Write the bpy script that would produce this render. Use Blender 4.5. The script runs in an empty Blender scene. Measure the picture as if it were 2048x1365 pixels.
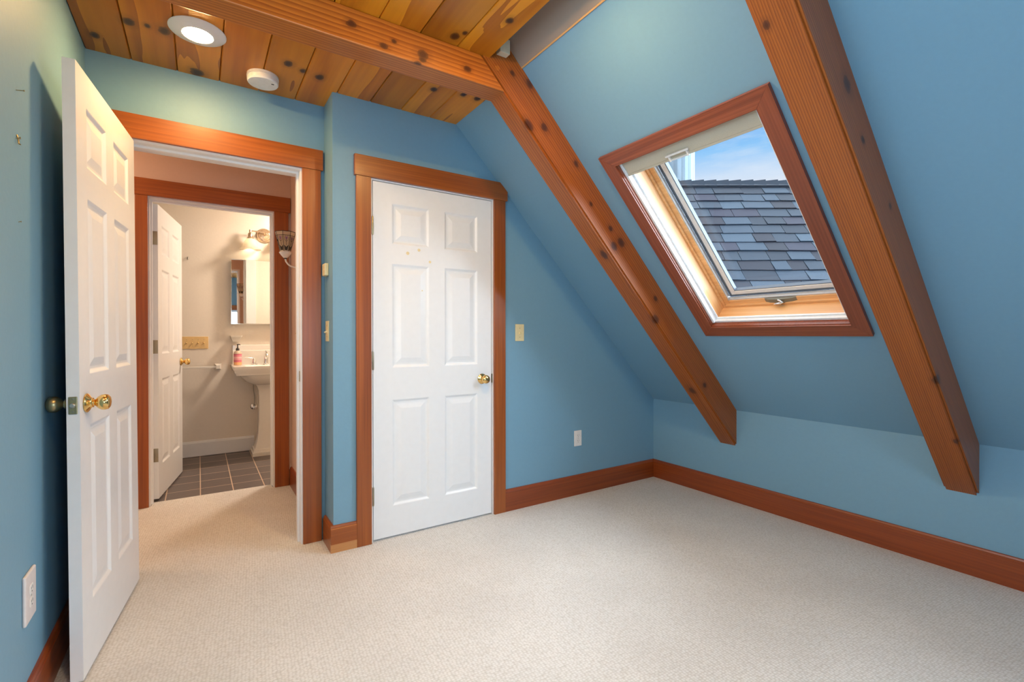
import bpy, bmesh, math, random
from mathutils import Vector, Matrix, Euler

D = bpy.data
SC = bpy.context.scene
COL = SC.collection
PI = math.pi

# ------------------------------------------------------------------ camera
YAW, PITCH, ROLL, FPX, CAMH, PCY = .5773, -.0045, -.0011, 961.14, 1.1742, 673.92
cd = D.cameras.new('camera')
cd.sensor_width = 36
cd.sensor_fit = 'HORIZONTAL'
cd.lens = FPX / 2048 * 36
cd.shift_y = -(682.5 - PCY) / 2048
cd.clip_start = .02
cam = D.objects.new('camera', cd)
COL.objects.link(cam)
cam.matrix_world = Matrix.Translation((0, 0, CAMH)) @ Matrix.Rotation(-YAW, 4, 'Z') @ Matrix.Rotation(PI / 2 + PITCH, 4, 'X') @ Matrix.Rotation(ROLL, 4, 'Z')
SC.camera = cam

# ------------------------------------------------------------------ exposure
SC.view_settings.view_transform = 'Standard'
SC.view_settings.look = 'None'
SC.view_settings.gamma = 1
SC.view_settings.use_curve_mapping = False
SC.view_settings.exposure = 0.0
cy = SC.cycles
cy.max_bounces = 10
cy.diffuse_bounces = 6
cy.glossy_bounces = 4
cy.transparent_max_bounces = 12
cy.transmission_bounces = 6
cy.caustics_reflective = False
cy.caustics_refractive = False
cy.sample_clamp_indirect = 4.0
cy.use_denoising = True

# ------------------------------------------------------------------ sky
ZENITH, REAR = 3.0, 2.0
w = D.worlds.new('sky')
SC.world = w
w.use_nodes = True
nt = w.node_tree
nt.nodes.clear()


def N(nt, t, **kw):
    n = nt.nodes.new(t)
    for k, v in kw.items():
        if k.startswith('i_'):
            n.inputs[k[2:]].default_value = v
        elif k.startswith('n_'):
            n.inputs[int(k[2:])].default_value = v
        else:
            setattr(n, k, v)
    return n


def ramp(nt, fac, stops, interp='LINEAR'):
    r = N(nt, 'ShaderNodeValToRGB')
    r.color_ramp.interpolation = interp
    el = r.color_ramp.elements
    while len(el) < len(stops):
        el.new(.5)
    for e, (p, c) in zip(el, stops):
        e.position = p
        e.color = (*c, 1) if len(c) == 3 else c
    nt.links.new(fac, r.inputs[0])
    return r.outputs[0]


def mathn(nt, op, a, b=None, clamp=False):
    n = N(nt, 'ShaderNodeMath', operation=op, use_clamp=clamp)
    for i, v in enumerate((a, b)):
        if v is None:
            continue
        if isinstance(v, (int, float)):
            n.inputs[i].default_value = v
        else:
            nt.links.new(v, n.inputs[i])
    return n.outputs[0]


def mixc(nt, fac, a, b, blend='MIX'):
    n = N(nt, 'ShaderNodeMix', data_type='RGBA', blend_type=blend)
    for s, v in ((n.inputs[0], fac), (n.inputs[6], a), (n.inputs[7], b)):
        if isinstance(v, (int, float)):
            s.default_value = v
        elif isinstance(v, tuple):
            s.default_value = (*v, 1) if len(v) == 3 else v
        else:
            nt.links.new(v, s)
    return n.outputs[2]


tc = N(nt, 'ShaderNodeTexCoord')
sep = N(nt, 'ShaderNodeSeparateXYZ')
nt.links.new(tc.outputs['Generated'], sep.inputs[0])
zz = sep.outputs[2]
base_sky = ramp(nt, zz, [(0, (.55, .62, .66)), (.27, (.80, .87, .97)), (.33, (.30, .62, .99)), (.41, (.06, .34, .90))])
mp = N(nt, 'ShaderNodeMapping')
mp.inputs['Scale'].default_value = (3, 3, 16)
nt.links.new(tc.outputs['Generated'], mp.inputs[0])
cn = N(nt, 'ShaderNodeTexNoise', i_Scale=1.6, i_Detail=5.0, i_Roughness=.6)
nt.links.new(mp.outputs[0], cn.inputs['Vector'])
cl = ramp(nt, cn.outputs[0], [(.5, (0, 0, 0)), (.72, (.55, .55, .55))])
sky = mixc(nt, cl, base_sky, (.85, .91, 1.0))
# bright hazy sky overhead, whiter and brighter on the side away from the visible blue
zen = N(nt, 'ShaderNodeMapRange', interpolation_type='SMOOTHSTEP', n_1=.45, n_2=.75, n_3=0.0, n_4=1.0)
nt.links.new(zz, zen.inputs[0])
dotn = N(nt, 'ShaderNodeVectorMath', operation='DOT_PRODUCT')
dotn.inputs[1].default_value = (-.3, -.954, 0)
nt.links.new(tc.outputs['Generated'], dotn.inputs[0])
rear = N(nt, 'ShaderNodeMapRange', interpolation_type='SMOOTHSTEP', n_1=.1, n_2=.5, n_3=0.0, n_4=1.0)
nt.links.new(dotn.outputs['Value'], rear.inputs[0])
up = N(nt, 'ShaderNodeMapRange', n_1=-.02, n_2=.05, n_3=0.0, n_4=1.0)
nt.links.new(zz, up.inputs[0])
rearf = mathn(nt, 'MULTIPLY', rear.outputs[0], up.outputs[0])
sky2 = mixc(nt, zen.outputs[0], sky, (.86 * ZENITH, .94 * ZENITH, 1.0 * ZENITH))
sky3 = mixc(nt, rearf, sky2, (.93 * REAR, .97 * REAR, 1.0 * REAR))
bg = N(nt, 'ShaderNodeBackground')
bg.inputs[1].default_value = 1.0
nt.links.new(sky3, bg.inputs[0])
wo = N(nt, 'ShaderNodeOutputWorld')
nt.links.new(bg.outputs[0], wo.inputs[0])

# soft daylight from the high bright sky, slightly to the skylight's side
sl = D.lights.new('daylight', 'SUN')
sl.energy = 21.0
sl.angle = math.radians(80)
sl.color = (.72, .88, 1.0)
so = D.objects.new('daylight', sl)
COL.objects.link(so)
so.rotation_euler = Vector((.70, -.45, .50)).to_track_quat('Z', 'Y').to_euler()
# daylight entering by the window in the left wall, behind the picture's edge
al = D.lights.new('window_daylight', 'AREA')
al.shape = 'RECTANGLE'
al.size, al.size_y = 1.5, 1.0
al.energy = 32
al.color = (.56, .82, 1.0)
ao = D.objects.new('window_daylight', al)
COL.objects.link(ao)
ao.location = (-.56, .69, 1.82)
ao.rotation_euler = Vector((-1, 0, 0)).to_track_quat('Z', 'Y').to_euler()

# daylight entering by the low window in the gable wall behind the viewpoint
bl_ = D.lights.new('gable_daylight', 'AREA')
bl_.shape = 'RECTANGLE'
bl_.size, bl_.size_y = .95, 1.05
bl_.energy = 30
bl_.color = (.66, .86, 1.0)
bo = D.objects.new('gable_daylight', bl_)
COL.objects.link(bo)
bo.location = (.85, -1.83, 1.2)
bo.rotation_euler = Vector((0, -1, 0)).to_track_quat('Z', 'Y').to_euler()

# ------------------------------------------------------------------ room dimensions
XL, XR, XCH = -.432, 3.155, .605          # left wall, knee wall, chase side
YC, YD = 2.698, 2.902                     # closet wall, doorway wall
YR = -1.7                                 # wall behind the viewpoint
ZC, ZK, XS = 2.482, .641, 1.346           # ceiling, knee wall top, slope meets ceiling
HB = .144
YB, YB2, YBB = 4.10, 4.22, 5.56           # bathroom front wall (two faces), back wall
SL = math.hypot(XR - XS, ZC - ZK)
SD = Vector(((XS - XR) / SL, 0, (ZC - ZK) / SL))
SN = Vector((-(ZC - ZK) / SL, 0, (XS - XR) / SL))
MS = Matrix(((SD.x, 0, SN.x, XR), (SD.y, 1, SN.y, 0), (SD.z, 0, SN.z, ZK), (0, 0, 0, 1)))   # local (s, y, inward)


# ------------------------------------------------------------------ mesh helpers
def new():
    return bmesh.new()


def add_box(bm, lo, hi, bev=0, seg=2):
    vs = [bm.verts.new((x, y, z)) for x in (lo[0], hi[0]) for y in (lo[1], hi[1]) for z in (lo[2], hi[2])]
    fs = [(0, 1, 3, 2), (4, 6, 7, 5), (0, 4, 5, 1), (2, 3, 7, 6), (0, 2, 6, 4), (1, 5, 7, 3)]
    faces = [bm.faces.new([vs[i] for i in f]) for f in fs]
    if bev:
        ed = list({e for f in faces for e in f.edges})
        bmesh.ops.bevel(bm, geom=ed, offset=bev, segments=seg, affect='EDGES', profile=.5)
    return vs


def add_prism(bm, pts, axis, a, b, bev=0):
    """pts: 2D outline; extruded along axis from a to b."""
    def mk(p, t):
        if axis == 'X':
            return (t, p[0], p[1])
        if axis == 'Y':
            return (p[0], t, p[1])
        return (p[0], p[1], t)
    v0 = [bm.verts.new(mk(p, a)) for p in pts]
    v1 = [bm.verts.new(mk(p, b)) for p in pts]
    n = len(pts)
    fs = [bm.faces.new(v0), bm.faces.new(v1[::-1])]
    for i in range(n):
        fs.append(bm.faces.new((v0[i], v1[i], v1[(i + 1) % n], v0[(i + 1) % n])))
    if bev:
        ed = list({e for f in fs for e in f.edges})
        bmesh.ops.bevel(bm, geom=ed, offset=bev, segments=2, affect='EDGES', profile=.5)


def add_lathe(bm, prof, mat=None, seg=32, caps=True):
    """prof: (radius, height) pairs round local Z; mat places it."""
    mat = mat or Matrix()
    rings = []
    for r, h in prof:
        if r < 1e-6:
            rings.append([bm.verts.new(mat @ Vector((0, 0, h)))])
        else:
            rings.append([bm.verts.new(mat @ Vector((r * math.cos(2 * PI * i / seg), r * math.sin(2 * PI * i / seg), h))) for i in range(seg)])
    for a, b in zip(rings, rings[1:]):
        for i in range(seg):
            j = (i + 1) % seg
            if len(a) == 1 and len(b) == 1:
                continue
            if len(a) == 1:
                bm.faces.new((a[0], b[j], b[i]))
            elif len(b) == 1:
                bm.faces.new((a[i], a[j], b[0]))
            else:
                bm.faces.new((a[i], a[j], b[j], b[i]))
    if caps:
        for r, flip in ((rings[0], True), (rings[-1], False)):
            if len(r) > 1:
                bm.faces.new(r[::-1] if flip else r)


def add_tube(bm, pts, r, seg=12, caps=True):
    pts = [Vector(p) for p in pts]
    rings = []
    n0 = None
    for i, p in enumerate(pts):
        t = (pts[min(i + 1, len(pts) - 1)] - pts[max(i - 1, 0)]).normalized()
        if n0 is None:
            n0 = t.orthogonal().normalized()
        n0 = (n0 - t * n0.dot(t)).normalized()
        b = t.cross(n0)
        rr = r[i] if isinstance(r, (list, tuple)) else r
        rings.append([bm.verts.new(p + (n0 * math.cos(2 * PI * k / seg) + b * math.sin(2 * PI * k / seg)) * rr) for k in range(seg)])
    for a, b in zip(rings, rings[1:]):
        for i in range(seg):
            j = (i + 1) % seg
            bm.faces.new((a[i], a[j], b[j], b[i]))
    if caps:
        bm.faces.new(rings[0][::-1])
        bm.faces.new(rings[-1])


def rrect(cx, cyy, hw, hd, r, z, n=5):
    out = []
    r = min(r, hw * .999, hd * .999)
    for sx, sy, a0 in ((1, 1, 0), (-1, 1, PI / 2), (-1, -1, PI), (1, -1, 3 * PI / 2)):
        for k in range(n + 1):
            a = a0 + PI / 2 * k / n
            out.append((cx + sx * (hw - r) + r * math.cos(a), cyy + sy * (hd - r) + r * math.sin(a), z))
    return out


def add_loft(bm, loops, mat=None, caps=(True, True)):
    mat = mat or Matrix()
    R = [[bm.verts.new(mat @ Vector(p)) for p in lp] for lp in loops]
    n = len(R[0])
    for a, b in zip(R, R[1:]):
        for i in range(n):
            j = (i + 1) % n
            bm.faces.new((a[i], a[j], b[j], b[i]))
    if caps[0]:
        bm.faces.new(R[0][::-1])
    if caps[1]:
        bm.faces.new(R[-1])


def obj(name, bm, m, parent=None, smooth=False, mat=None):
    bmesh.ops.recalc_face_normals(bm, faces=bm.faces)
    me = D.meshes.new(name)
    bm.to_mesh(me)
    bm.free()
    me.materials.append(m)
    if smooth:
        for p in me.polygons:
            p.use_smooth = True
        try:
            me.set_sharp_from_angle(angle=math.radians(smooth if smooth is not True else 35))
        except Exception:
            pass
    o = D.objects.new(name, me)
    COL.objects.link(o)
    if mat is not None:
        o.matrix_world = mat
    if parent is not None:
        o.parent = parent
    return o


def tag(o, label=None, cat=None, group=None, kind=None):
    if label:
        o['label'] = label
    if cat:
        o['category'] = cat
    if group:
        o['group'] = group
    if kind:
        o['kind'] = kind
    return o


def thing(name, label, cat, loc=(0, 0, 0), group=None, kind=None, mat=None):
    o = D.objects.new(name, None)
    COL.objects.link(o)
    o.empty_display_size = .05
    if mat is not None:
        o.matrix_world = mat
    else:
        o.location = loc
    return tag(o, label, cat, group, kind)


def part(name, bm, m, parent, smooth=False):
    """bm is in the parent's local frame."""
    o = obj(name, bm, m, None, smooth)
    o.parent = parent
    return o


def struct(name, bm, m, label, cat, smooth=False, mat=None):
    return tag(obj(name, bm, m, None, smooth, mat), label, cat, None, 'structure')


# ------------------------------------------------------------------ materials
def base_mat(name):
    m = D.materials.new(name)
    m.use_nodes = True
    t = m.node_tree
    b = t.nodes['Principled BSDF']
    return m, t, b


def plain(name, col, rough=.5, metal=0, emit=None, estr=0, bump=0, bscale=60, coat=0, var=.04, spec=.5):
    m, t, b = base_mat(name)
    co = N(t, 'ShaderNodeTexCoord')
    no = N(t, 'ShaderNodeTexNoise', i_Scale=float(bscale), i_Detail=4.0)
    t.links.new(co.outputs['Object'], no.inputs['Vector'])
    c = ramp(t, no.outputs[0], [(.3, tuple(max(0, x * (1 - var)) for x in col)), (.7, tuple(x * (1 + var) for x in col))])
    t.links.new(c, b.inputs['Base Color'])
    b.inputs['Roughness'].default_value = rough
    b.inputs['Metallic'].default_value = metal
    b.inputs['Specular IOR Level'].default_value = spec
    if coat:
        b.inputs['Coat Weight'].default_value = coat
        b.inputs['Coat Roughness'].default_value = .15
    if emit:
        b.inputs['Emission Color'].default_value = (*emit, 1)
        b.inputs['Emission Strength'].default_value = estr
    if bump:
        bn = N(t, 'ShaderNodeBump', i_Strength=bump, i_Distance=.002)
        t.links.new(no.outputs[0], bn.inputs['Height'])
        t.links.new(bn.outputs[0], b.inputs['Normal'])
    return m


def wood(name, dark, light, axis='X', fine=70, rings=None, knots=(), plank=None, rough=.38, coat=.15, knot_col=(.075, .017, .004), contrast=1.0, bands=.5, rand_knots=0):
    """grain runs along axis; rings=(cross a, cross b, scale) adds growth rings; knots: (x,y,z,radius)"""
    m, t, b = base_mat(name)
    L = t.links.new
    co = N(t, 'ShaderNodeTexCoord').outputs['Object']
    ai = 'XYZ'.index(axis)
    pl = None
    if plank:
        sx = N(t, 'ShaderNodeSeparateXYZ')
        L(co, sx.inputs[0])
        u = mathn(t, 'FLOOR', mathn(t, 'DIVIDE', mathn(t, 'SUBTRACT', sx.outputs[plank[0]], plank[2]), plank[1]))
        pl = N(t, 'ShaderNodeTexWhiteNoise', noise_dimensions='1D')
        L(u, pl.inputs['W'])
        cb = N(t, 'ShaderNodeCombineXYZ')
        L(mathn(t, 'MULTIPLY', u, 3.7), cb.inputs[(plank[0] + 1) % 3])
        L(mathn(t, 'MULTIPLY', u, 1.3), cb.inputs[2])
        av = N(t, 'ShaderNodeVectorMath', operation='ADD')
        L(co, av.inputs[0])
        L(cb.outputs[0], av.inputs[1])
        cv = av.outputs[0]
    else:
        cv = co

    def noise(al, cr, det=4, rough_=.55, dist=0.):
        mp = N(t, 'ShaderNodeMapping')
        s = [cr] * 3
        s[ai] = al
        mp.inputs['Scale'].default_value = s
        L(cv, mp.inputs[0])
        n = N(t, 'ShaderNodeTexNoise', i_Scale=1.0, i_Detail=float(det), i_Roughness=rough_, i_Distortion=dist)
        L(mp.outputs[0], n.inputs['Vector'])
        return n.outputs[0]
    f1 = noise(1.2, fine, 3)
    f2 = noise(.7, 9, 4, .55, .6)
    fac = mathn(t, 'ADD', mathn(t, 'MULTIPLY', f1, bands), mathn(t, 'MULTIPLY', f2, 1 - bands))
    if rings:
        mp = N(t, 'ShaderNodeMapping')
        off = [0, 0, 0]
        cross = [i for i in range(3) if i != ai]
        off[cross[0]], off[cross[1]] = -rings[0], -rings[1]
        mp.inputs['Location'].default_value = off
        sc = [1, 1, 1]
        sc[ai] = .12
        mp.inputs['Scale'].default_value = sc
        L(cv, mp.inputs[0])
        wv = N(t, 'ShaderNodeTexWave', wave_type='RINGS', rings_direction=axis, wave_profile='SAW', i_Scale=float(rings[2]), i_Distortion=float(rings[3]), i_Detail=2.0)
        wv.inputs['Detail Scale'].default_value = 1.2
        L(mp.outputs[0], wv.inputs['Vector'])
        fac = mathn(t, 'ADD', mathn(t, 'MULTIPLY', fac, .55), mathn(t, 'MULTIPLY', wv.outputs['Fac'], .45))
    lo, hi = .5 - .22 / contrast, .5 + .22 / contrast
    col = ramp(t, fac, [(lo, dark), (hi, light)])
    if pl:
        v = N(t, 'ShaderNodeMapRange', n_1=0., n_2=1., n_3=.72, n_4=1.15)
        L(pl.outputs['Value'], v.inputs[0])
        hs = N(t, 'ShaderNodeHueSaturation')
        L(v.outputs[0], hs.inputs['Value'])
        L(col, hs.inputs['Color'])
        col = hs.outputs[0]
    md = None
    wob = N(t, 'ShaderNodeTexNoise', i_Scale=30., i_Detail=2.)
    L(co, wob.inputs['Vector'])
    for (kx, ky, kz, kr) in knots:
        sb = N(t, 'ShaderNodeVectorMath', operation='SUBTRACT')
        L(co, sb.inputs[0])
        sb.inputs[1].default_value = (kx, ky, kz)
        ml = N(t, 'ShaderNodeVectorMath', operation='MULTIPLY')
        s = [1 / kr] * 3
        s[ai] = .7 / kr
        ml.inputs[1].default_value = s
        L(sb.outputs[0], ml.inputs[0])
        ln = N(t, 'ShaderNodeVectorMath', operation='LENGTH')
        L(ml.outputs[0], ln.inputs[0])
        md = ln.outputs['Value'] if md is None else mathn(t, 'MINIMUM', md, ln.outputs['Value'])
    if rand_knots:
        mp = N(t, 'ShaderNodeMapping')
        s = [rand_knots] * 3
        s[ai] = rand_knots * .6
        mp.inputs['Scale'].default_value = s
        L(cv, mp.inputs[0])
        vo = N(t, 'ShaderNodeTexVoronoi', i_Scale=1.0, i_Randomness=1.0)
        L(mp.outputs[0], vo.inputs['Vector'])
        dk = mathn(t, 'MULTIPLY', vo.outputs['Distance'], 9.0)
        md = dk if md is None else mathn(t, 'MINIMUM', md, dk)
    if md is not None:
        md = mathn(t, 'ADD', md, mathn(t, 'MULTIPLY', mathn(t, 'SUBTRACT', wob.outputs[0], .5), .9))
        kf = ramp(t, mathn(t, 'MULTIPLY', md, .4), [(.2, (1, 1, 1)), (.42, (.72, .72, .72)), (.47, (.30, .30, .30)), (.95, (0, 0, 0))])
        col = mixc(t, kf, col, knot_col)
    L(col, b.inputs['Base Color'])
    b.inputs['Roughness'].default_value = rough
    b.inputs['Coat Weight'].default_value = coat
    b.inputs['Coat Roughness'].default_value = .2
    bn = N(t, 'ShaderNodeBump', i_Strength=.12, i_Distance=.002)
    L(f1, bn.inputs['Height'])
    L(bn.outputs[0], b.inputs['Normal'])
    return m


def paint(name, col, rough=.55):
    return plain(name, col, rough, bump=.25, bscale=55, var=.012)


M = {}
BLUE = (.172, .335, .460)
M['blue'] = paint('blue_wall_paint', BLUE)
M['hall'] = paint('cream_hall_paint', (.64, .47, .37))
M['bath'] = paint('cream_bathroom_paint', (.76, .70, .62))
M['white'] = plain('white_door_paint', (.79, .805, .83), .30, bump=.08, bscale=25, var=.012)
M['wtrim'] = plain('white_trim_paint', (.80, .805, .82), .4, var=.01)
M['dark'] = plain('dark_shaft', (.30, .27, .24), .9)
FD, FL = (.17, .035, .004), (.40, .105, .013)
M['fir_x'] = wood('fir_trim_horizontal', FD, FL, 'X', 80, bands=.6, coat=.3)
M['fir_y'] = wood('fir_trim_depth', FD, FL, 'Y', 80, bands=.6, coat=.3)
M['fir_z'] = wood('fir_trim_vertical', FD, FL, 'Z', 80, bands=.6, coat=.3)
M['base_x'] = wood('fir_baseboard_across', (.16, .026, .005), (.32, .066, .010), 'X', 80, bands=.6, coat=.25)
M['base_y'] = wood('fir_baseboard_along', (.16, .026, .005), (.32, .066, .010), 'Y', 80, bands=.6, coat=.25)
M['pale_x'] = wood('pale_baseboard_strip', (.38, .15, .045), (.62, .31, .12), 'X', 60)
SKD, SKL = (.15, .030, .011), (.32, .082, .032)
M['taupe'] = paint('taupe_slope_strip', (.30, .235, .19))
M['fringe_y'] = wood('painted_light_fringe', (.50, .25, .08), (.70, .40, .16), 'Y', 60)  # tan that imitates a fringe of warm light along the slope
M['sky_s'] = wood('skylight_casing_sloped', SKD, SKL, 'X', 95, bands=.6, coat=.2)
M['sky_y'] = wood('skylight_casing_level', SKD, SKL, 'Y', 95, bands=.8, coat=.2, contrast=1.3)
M['pine_s'] = wood('pine_lining_sloped', (.58, .27, .09), (.85, .52, .25), 'X', 60)
M['pine_y'] = wood('pine_lining_level', (.58, .27, .09), (.85, .52, .25), 'Y', 60)
M['ceil'] = wood('knotty_pine_ceiling', (.40, .112, .004), (.74, .28, .014), 'Y', 45, rings=(.03, .35, 9, 5), plank=(0, .179, .093), rough=.4, coat=.1,
                 knot_col=(.045, .014, .004), contrast=.9,
                 knots=[(-.376, 2.75, ZC, .017), (-.241, 2.557, ZC, .02), (-.179, 2.549, ZC, .011), (-.12, 2.551, ZC, .021), (-.004, 2.863, ZC, .026), (.365, 2.534, ZC, .017),
                        (.437, 2.564, ZC, .014), (.516, 2.582, ZC, .018), (1.052, 2.378, ZC, .016), (1.212, 2.339, ZC, .016), (1.297, 2.338, ZC, .017), (.943, 1.905, ZC, .017), (.971, 1.862, ZC, .010), (1.088, 1.686, ZC, .014)])
M['tie'] = wood('tie_beam_wood', (.27, .062, .006), (.50, .155, .018), 'X', 60, rings=(2.6, 2.9, 26, 3), coat=.1,
                knots=[(.514, 1.962, 2.416, .013), (.645, 1.962, 2.371, .012), (.689, 1.962, 2.405, .008), (.817, 1.962, 2.39, .017), (.817, 1.962, 2.368, .011), (.795, 1.962, 2.345, .010), (1.035, 1.962, 2.394, .012)])
M['rafter1'] = wood('knotty_rafter_wood', (.21, .045, .0045), (.42, .115, .013), 'X', 50, rings=(1.80, -.12, 30, 4), coat=.1, contrast=.9,
                    knots=[(2.512, 1.962, .014, .016), (2.37, 1.962, .16, .019), (2.308, 1.962, .085, .016), (2.058, 1.962, .036, .012), (1.841, 1.962, .099, .009), (1.657, 1.962, .075, .011),
                           (1.567, 1.962, .124, .018), (1.549, 1.962, .065, .019), (1.123, 1.962, .074, .012), (1.035, 1.962, .160, .020), (.394, 1.962, .119, .014),
                           (1.557, 2.013, .175, .020), (.394, 2.029, .175, .021), (2.6, 1.962, .07, .010)])
M['rafter2'] = wood('straight_grain_rafter_wood', (.20, .042, .0045), (.42, .112, .013), 'X', 70, rings=(1.1, .40, 48, 2.5), coat=.1,
                    knots=[(1.938, .711, .061, .020), (1.746, .711, .085, .011), (1.454, .711, .057, .009), (.642, .711, .165, .016), (.237, .721, .175, .011), (2.246, .809, .175, .010)])
M['brass'] = plain('polished_brass', (.86, .58, .22), .16, 1, var=.02)
M['abrass'] = plain('antique_brass', (.42, .34, .19), .32, 1)
M['hinge'] = plain('dull_hinge_metal', (.36, .31, .22), .4, .9)
M['nickel'] = plain('warm_nickel', (.72, .58, .45), .22, 1)
M['chrome'] = plain('chrome', (.80, .80, .80), .08, 1, var=.0)
M['ivory'] = plain('ivory_plastic', (.72, .62, .36), .4)
M['tan'] = plain('tan_plate', (.70, .48, .20), .4)
M['plastic'] = plain('white_plastic', (.76, .74, .72), .4)
M['pinkplate'] = plain('offwhite_plate', (.72, .66, .65), .4)
M['slot'] = plain('dark_slots', (.03, .025, .02), .6)
M['ceramic'] = plain('white_ceramic', (.80, .77, .71), .12, var=.01)
M['black'] = plain('black_plastic', (.015, .012, .01), .35)
M['alu'] = plain('grey_aluminium', (.55, .56, .58), .35, .3)
M['alud'] = plain('dark_gasket', (.10, .12, .15), .5)
M['vinyl'] = plain('pale_vinyl', (.72, .70, .68), .4)
M['rail'] = plain('white_blind_rail', (.80, .82, .84), .35)
M['blind'] = plain('beige_blind_fabric', (.56, .49, .37), .7, bump=.15, bscale=300)
M['cover'] = plain('olive_grey_cover', (.20, .19, .15), .45, .3)
M['blindp'] = plain('pale_block_wood', (.66, .58, .42), .6)
M['siding'] = plain('grey_gable_siding', (.50, .53, .56), .7)
M['steel'] = plain('brushed_handle', (.45, .44, .40), .3, .85)


def tinted(name, hue):
    return hue


# carpet: looped berber
def carpet():
    m, t, b = base_mat('berber_carpet')
    L = t.links.new
    co = N(t, 'ShaderNodeTexCoord').outputs['Object']
    mp = N(t, 'ShaderNodeMapping')
    mp.inputs['Rotation'].default_value = (0, 0, math.radians(4))
    mp.inputs['Scale'].default_value = (84, 108, 60)
    L(co, mp.inputs[0])
    vo = N(t, 'ShaderNodeTexVoronoi', i_Scale=1.0, i_Randomness=.45)
    L(mp.outputs[0], vo.inputs['Vector'])
    no = N(t, 'ShaderNodeTexNoise', i_Scale=3.0, i_Detail=3.)
    L(co, no.inputs['Vector'])
    n2 = N(t, 'ShaderNodeTexNoise', i_Scale=420., i_Detail=2.)
    L(co, n2.inputs['Vector'])
    big = ramp(t, no.outputs[0], [(.35, (.63, .628, .625)), (.65, (.68, .678, .672))])
    c = mixc(t, ramp(t, vo.outputs['Distance'], [(.25, (0, 0, 0)), (.85, (.62, .62, .62))]), big, (.38, .36, .33))
    c = mixc(t, ramp(t, n2.outputs[0], [(.58, (0, 0, 0)), (.8, (.22, .22, .22))]), c, (.46, .39, .31))
    L(c, b.inputs['Base Color'])
    b.inputs['Roughness'].default_value = .95
    b.inputs['Specular IOR Level'].default_value = .1
    bn = N(t, 'ShaderNodeBump', i_Strength=.55, i_Distance=.004, invert=True)
    L(vo.outputs['Distance'], bn.inputs['Height'])
    L(bn.outputs[0], b.inputs['Normal'])
    return m


M['carpet'] = carpet()


def slate():
    m, t, b = base_mat('slate_tile')
    L = t.links.new
    co = N(t, 'ShaderNodeTexCoord').outputs['Object']
    mp = N(t, 'ShaderNodeMapping')
    mp.inputs['Location'].default_value = (-.005, -4.384, 0)
    L(co, mp.inputs[0])
    br = N(t, 'ShaderNodeTexBrick', offset=0.0, i_Scale=1.0)
    br.inputs['Brick Width'].default_value = .2105
    br.inputs['Row Height'].default_value = .2185
    br.inputs['Mortar Size'].default_value = .0035
    br.inputs['Mortar Smooth'].default_value = .1
    br.inputs['Color1'].default_value = (.085, .072, .075, 1)
    br.inputs['Color2'].default_value = (.115, .098, .098, 1)
    br.inputs['Mortar'].default_value = (.62, .46, .34, 1)
    L(mp.outputs[0], br.inputs['Vector'])
    m2 = N(t, 'ShaderNodeMapping')
    m2.inputs['Scale'].default_value = (14, 40, 10)
    L(co, m2.inputs[0])
    no = N(t, 'ShaderNodeTexNoise', i_Scale=1., i_Detail=5.)
    L(m2.outputs[0], no.inputs['Vector'])
    c = mixc(t, mathn(t, 'MULTIPLY', no.outputs[0], .35), br.outputs['Color'], (.16, .125, .115))
    L(c, b.inputs['Base Color'])
    b.inputs['Roughness'].default_value = .45
    bn = N(t, 'ShaderNodeBump', i_Strength=.3, i_Distance=.003)
    L(mathn(t, 'SUBTRACT', no.outputs[0], mathn(t, 'MULTIPLY', br.outputs['Fac'], .8)), bn.inputs['Height'])
    L(bn.outputs[0], b.inputs['Normal'])
    return m


M['slate'] = slate()


def glass():
    m, t, b = base_mat('window_glass')
    t.nodes.remove(b)
    out = t.nodes['Material Output']
    tr = N(t, 'ShaderNodeBsdfTransparent')
    tr.inputs[0].default_value = (.97, .98, .99, 1)
    gl = N(t, 'ShaderNodeBsdfGlossy')
    gl.inputs['Roughness'].default_value = .02
    lw = N(t, 'ShaderNodeLayerWeight', i_Blend=.5)
    fo = mathn(t, 'ADD', mathn(t, 'MULTIPLY', mathn(t, 'POWER', lw.outputs['Facing'], 5.0), .3), .015)
    mx = N(t, 'ShaderNodeMixShader')
    t.links.new(fo, mx.inputs[0])
    t.links.new(tr.outputs[0], mx.inputs[1])
    t.links.new(gl.outputs[0], mx.inputs[2])
    t.links.new(mx.outputs[0], out.inputs[0])
    return m


M['glass'] = glass()


def mirror():
    m, t, b = base_mat('mirror_silver')
    b.inputs['Base Color'].default_value = (.88, .88, .86, 1)
    b.inputs['Metallic'].default_value = 1
    no = N(t, 'ShaderNodeTexNoise', i_Scale=2.0)
    t.links.new(ramp(t, no.outputs[0], [(0, (.01, .01, .01)), (1, (.02, .02, .02))]), b.inputs['Roughness'])
    return m


M['mirror'] = mirror()


def translucent(name, col, f=.5, emit=0):
    m, t, b = base_mat(name)
    out = t.nodes['Material Output']
    b.inputs['Base Color'].default_value = (*col, 1)
    b.inputs['Roughness'].default_value = .3
    if emit:
        b.inputs['Emission Color'].default_value = (*col, 1)
        b.inputs['Emission Strength'].default_value = emit
    no = N(t, 'ShaderNodeTexNoise', i_Scale=25., i_Detail=3.)
    c = ramp(t, no.outputs[0], [(.3, tuple(x * .85 for x in col)), (.7, col)])
    t.links.new(c, b.inputs['Base Color'])
    tl = N(t, 'ShaderNodeBsdfTranslucent')
    t.links.new(c, tl.inputs[0])
    mx = N(t, 'ShaderNodeMixShader')
    mx.inputs[0].default_value = f
    t.links.new(b.outputs[0], mx.inputs[1])
    t.links.new(tl.outputs[0], mx.inputs[2])
    t.links.new(mx.outputs[0], out.inputs[0])
    return m


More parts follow.
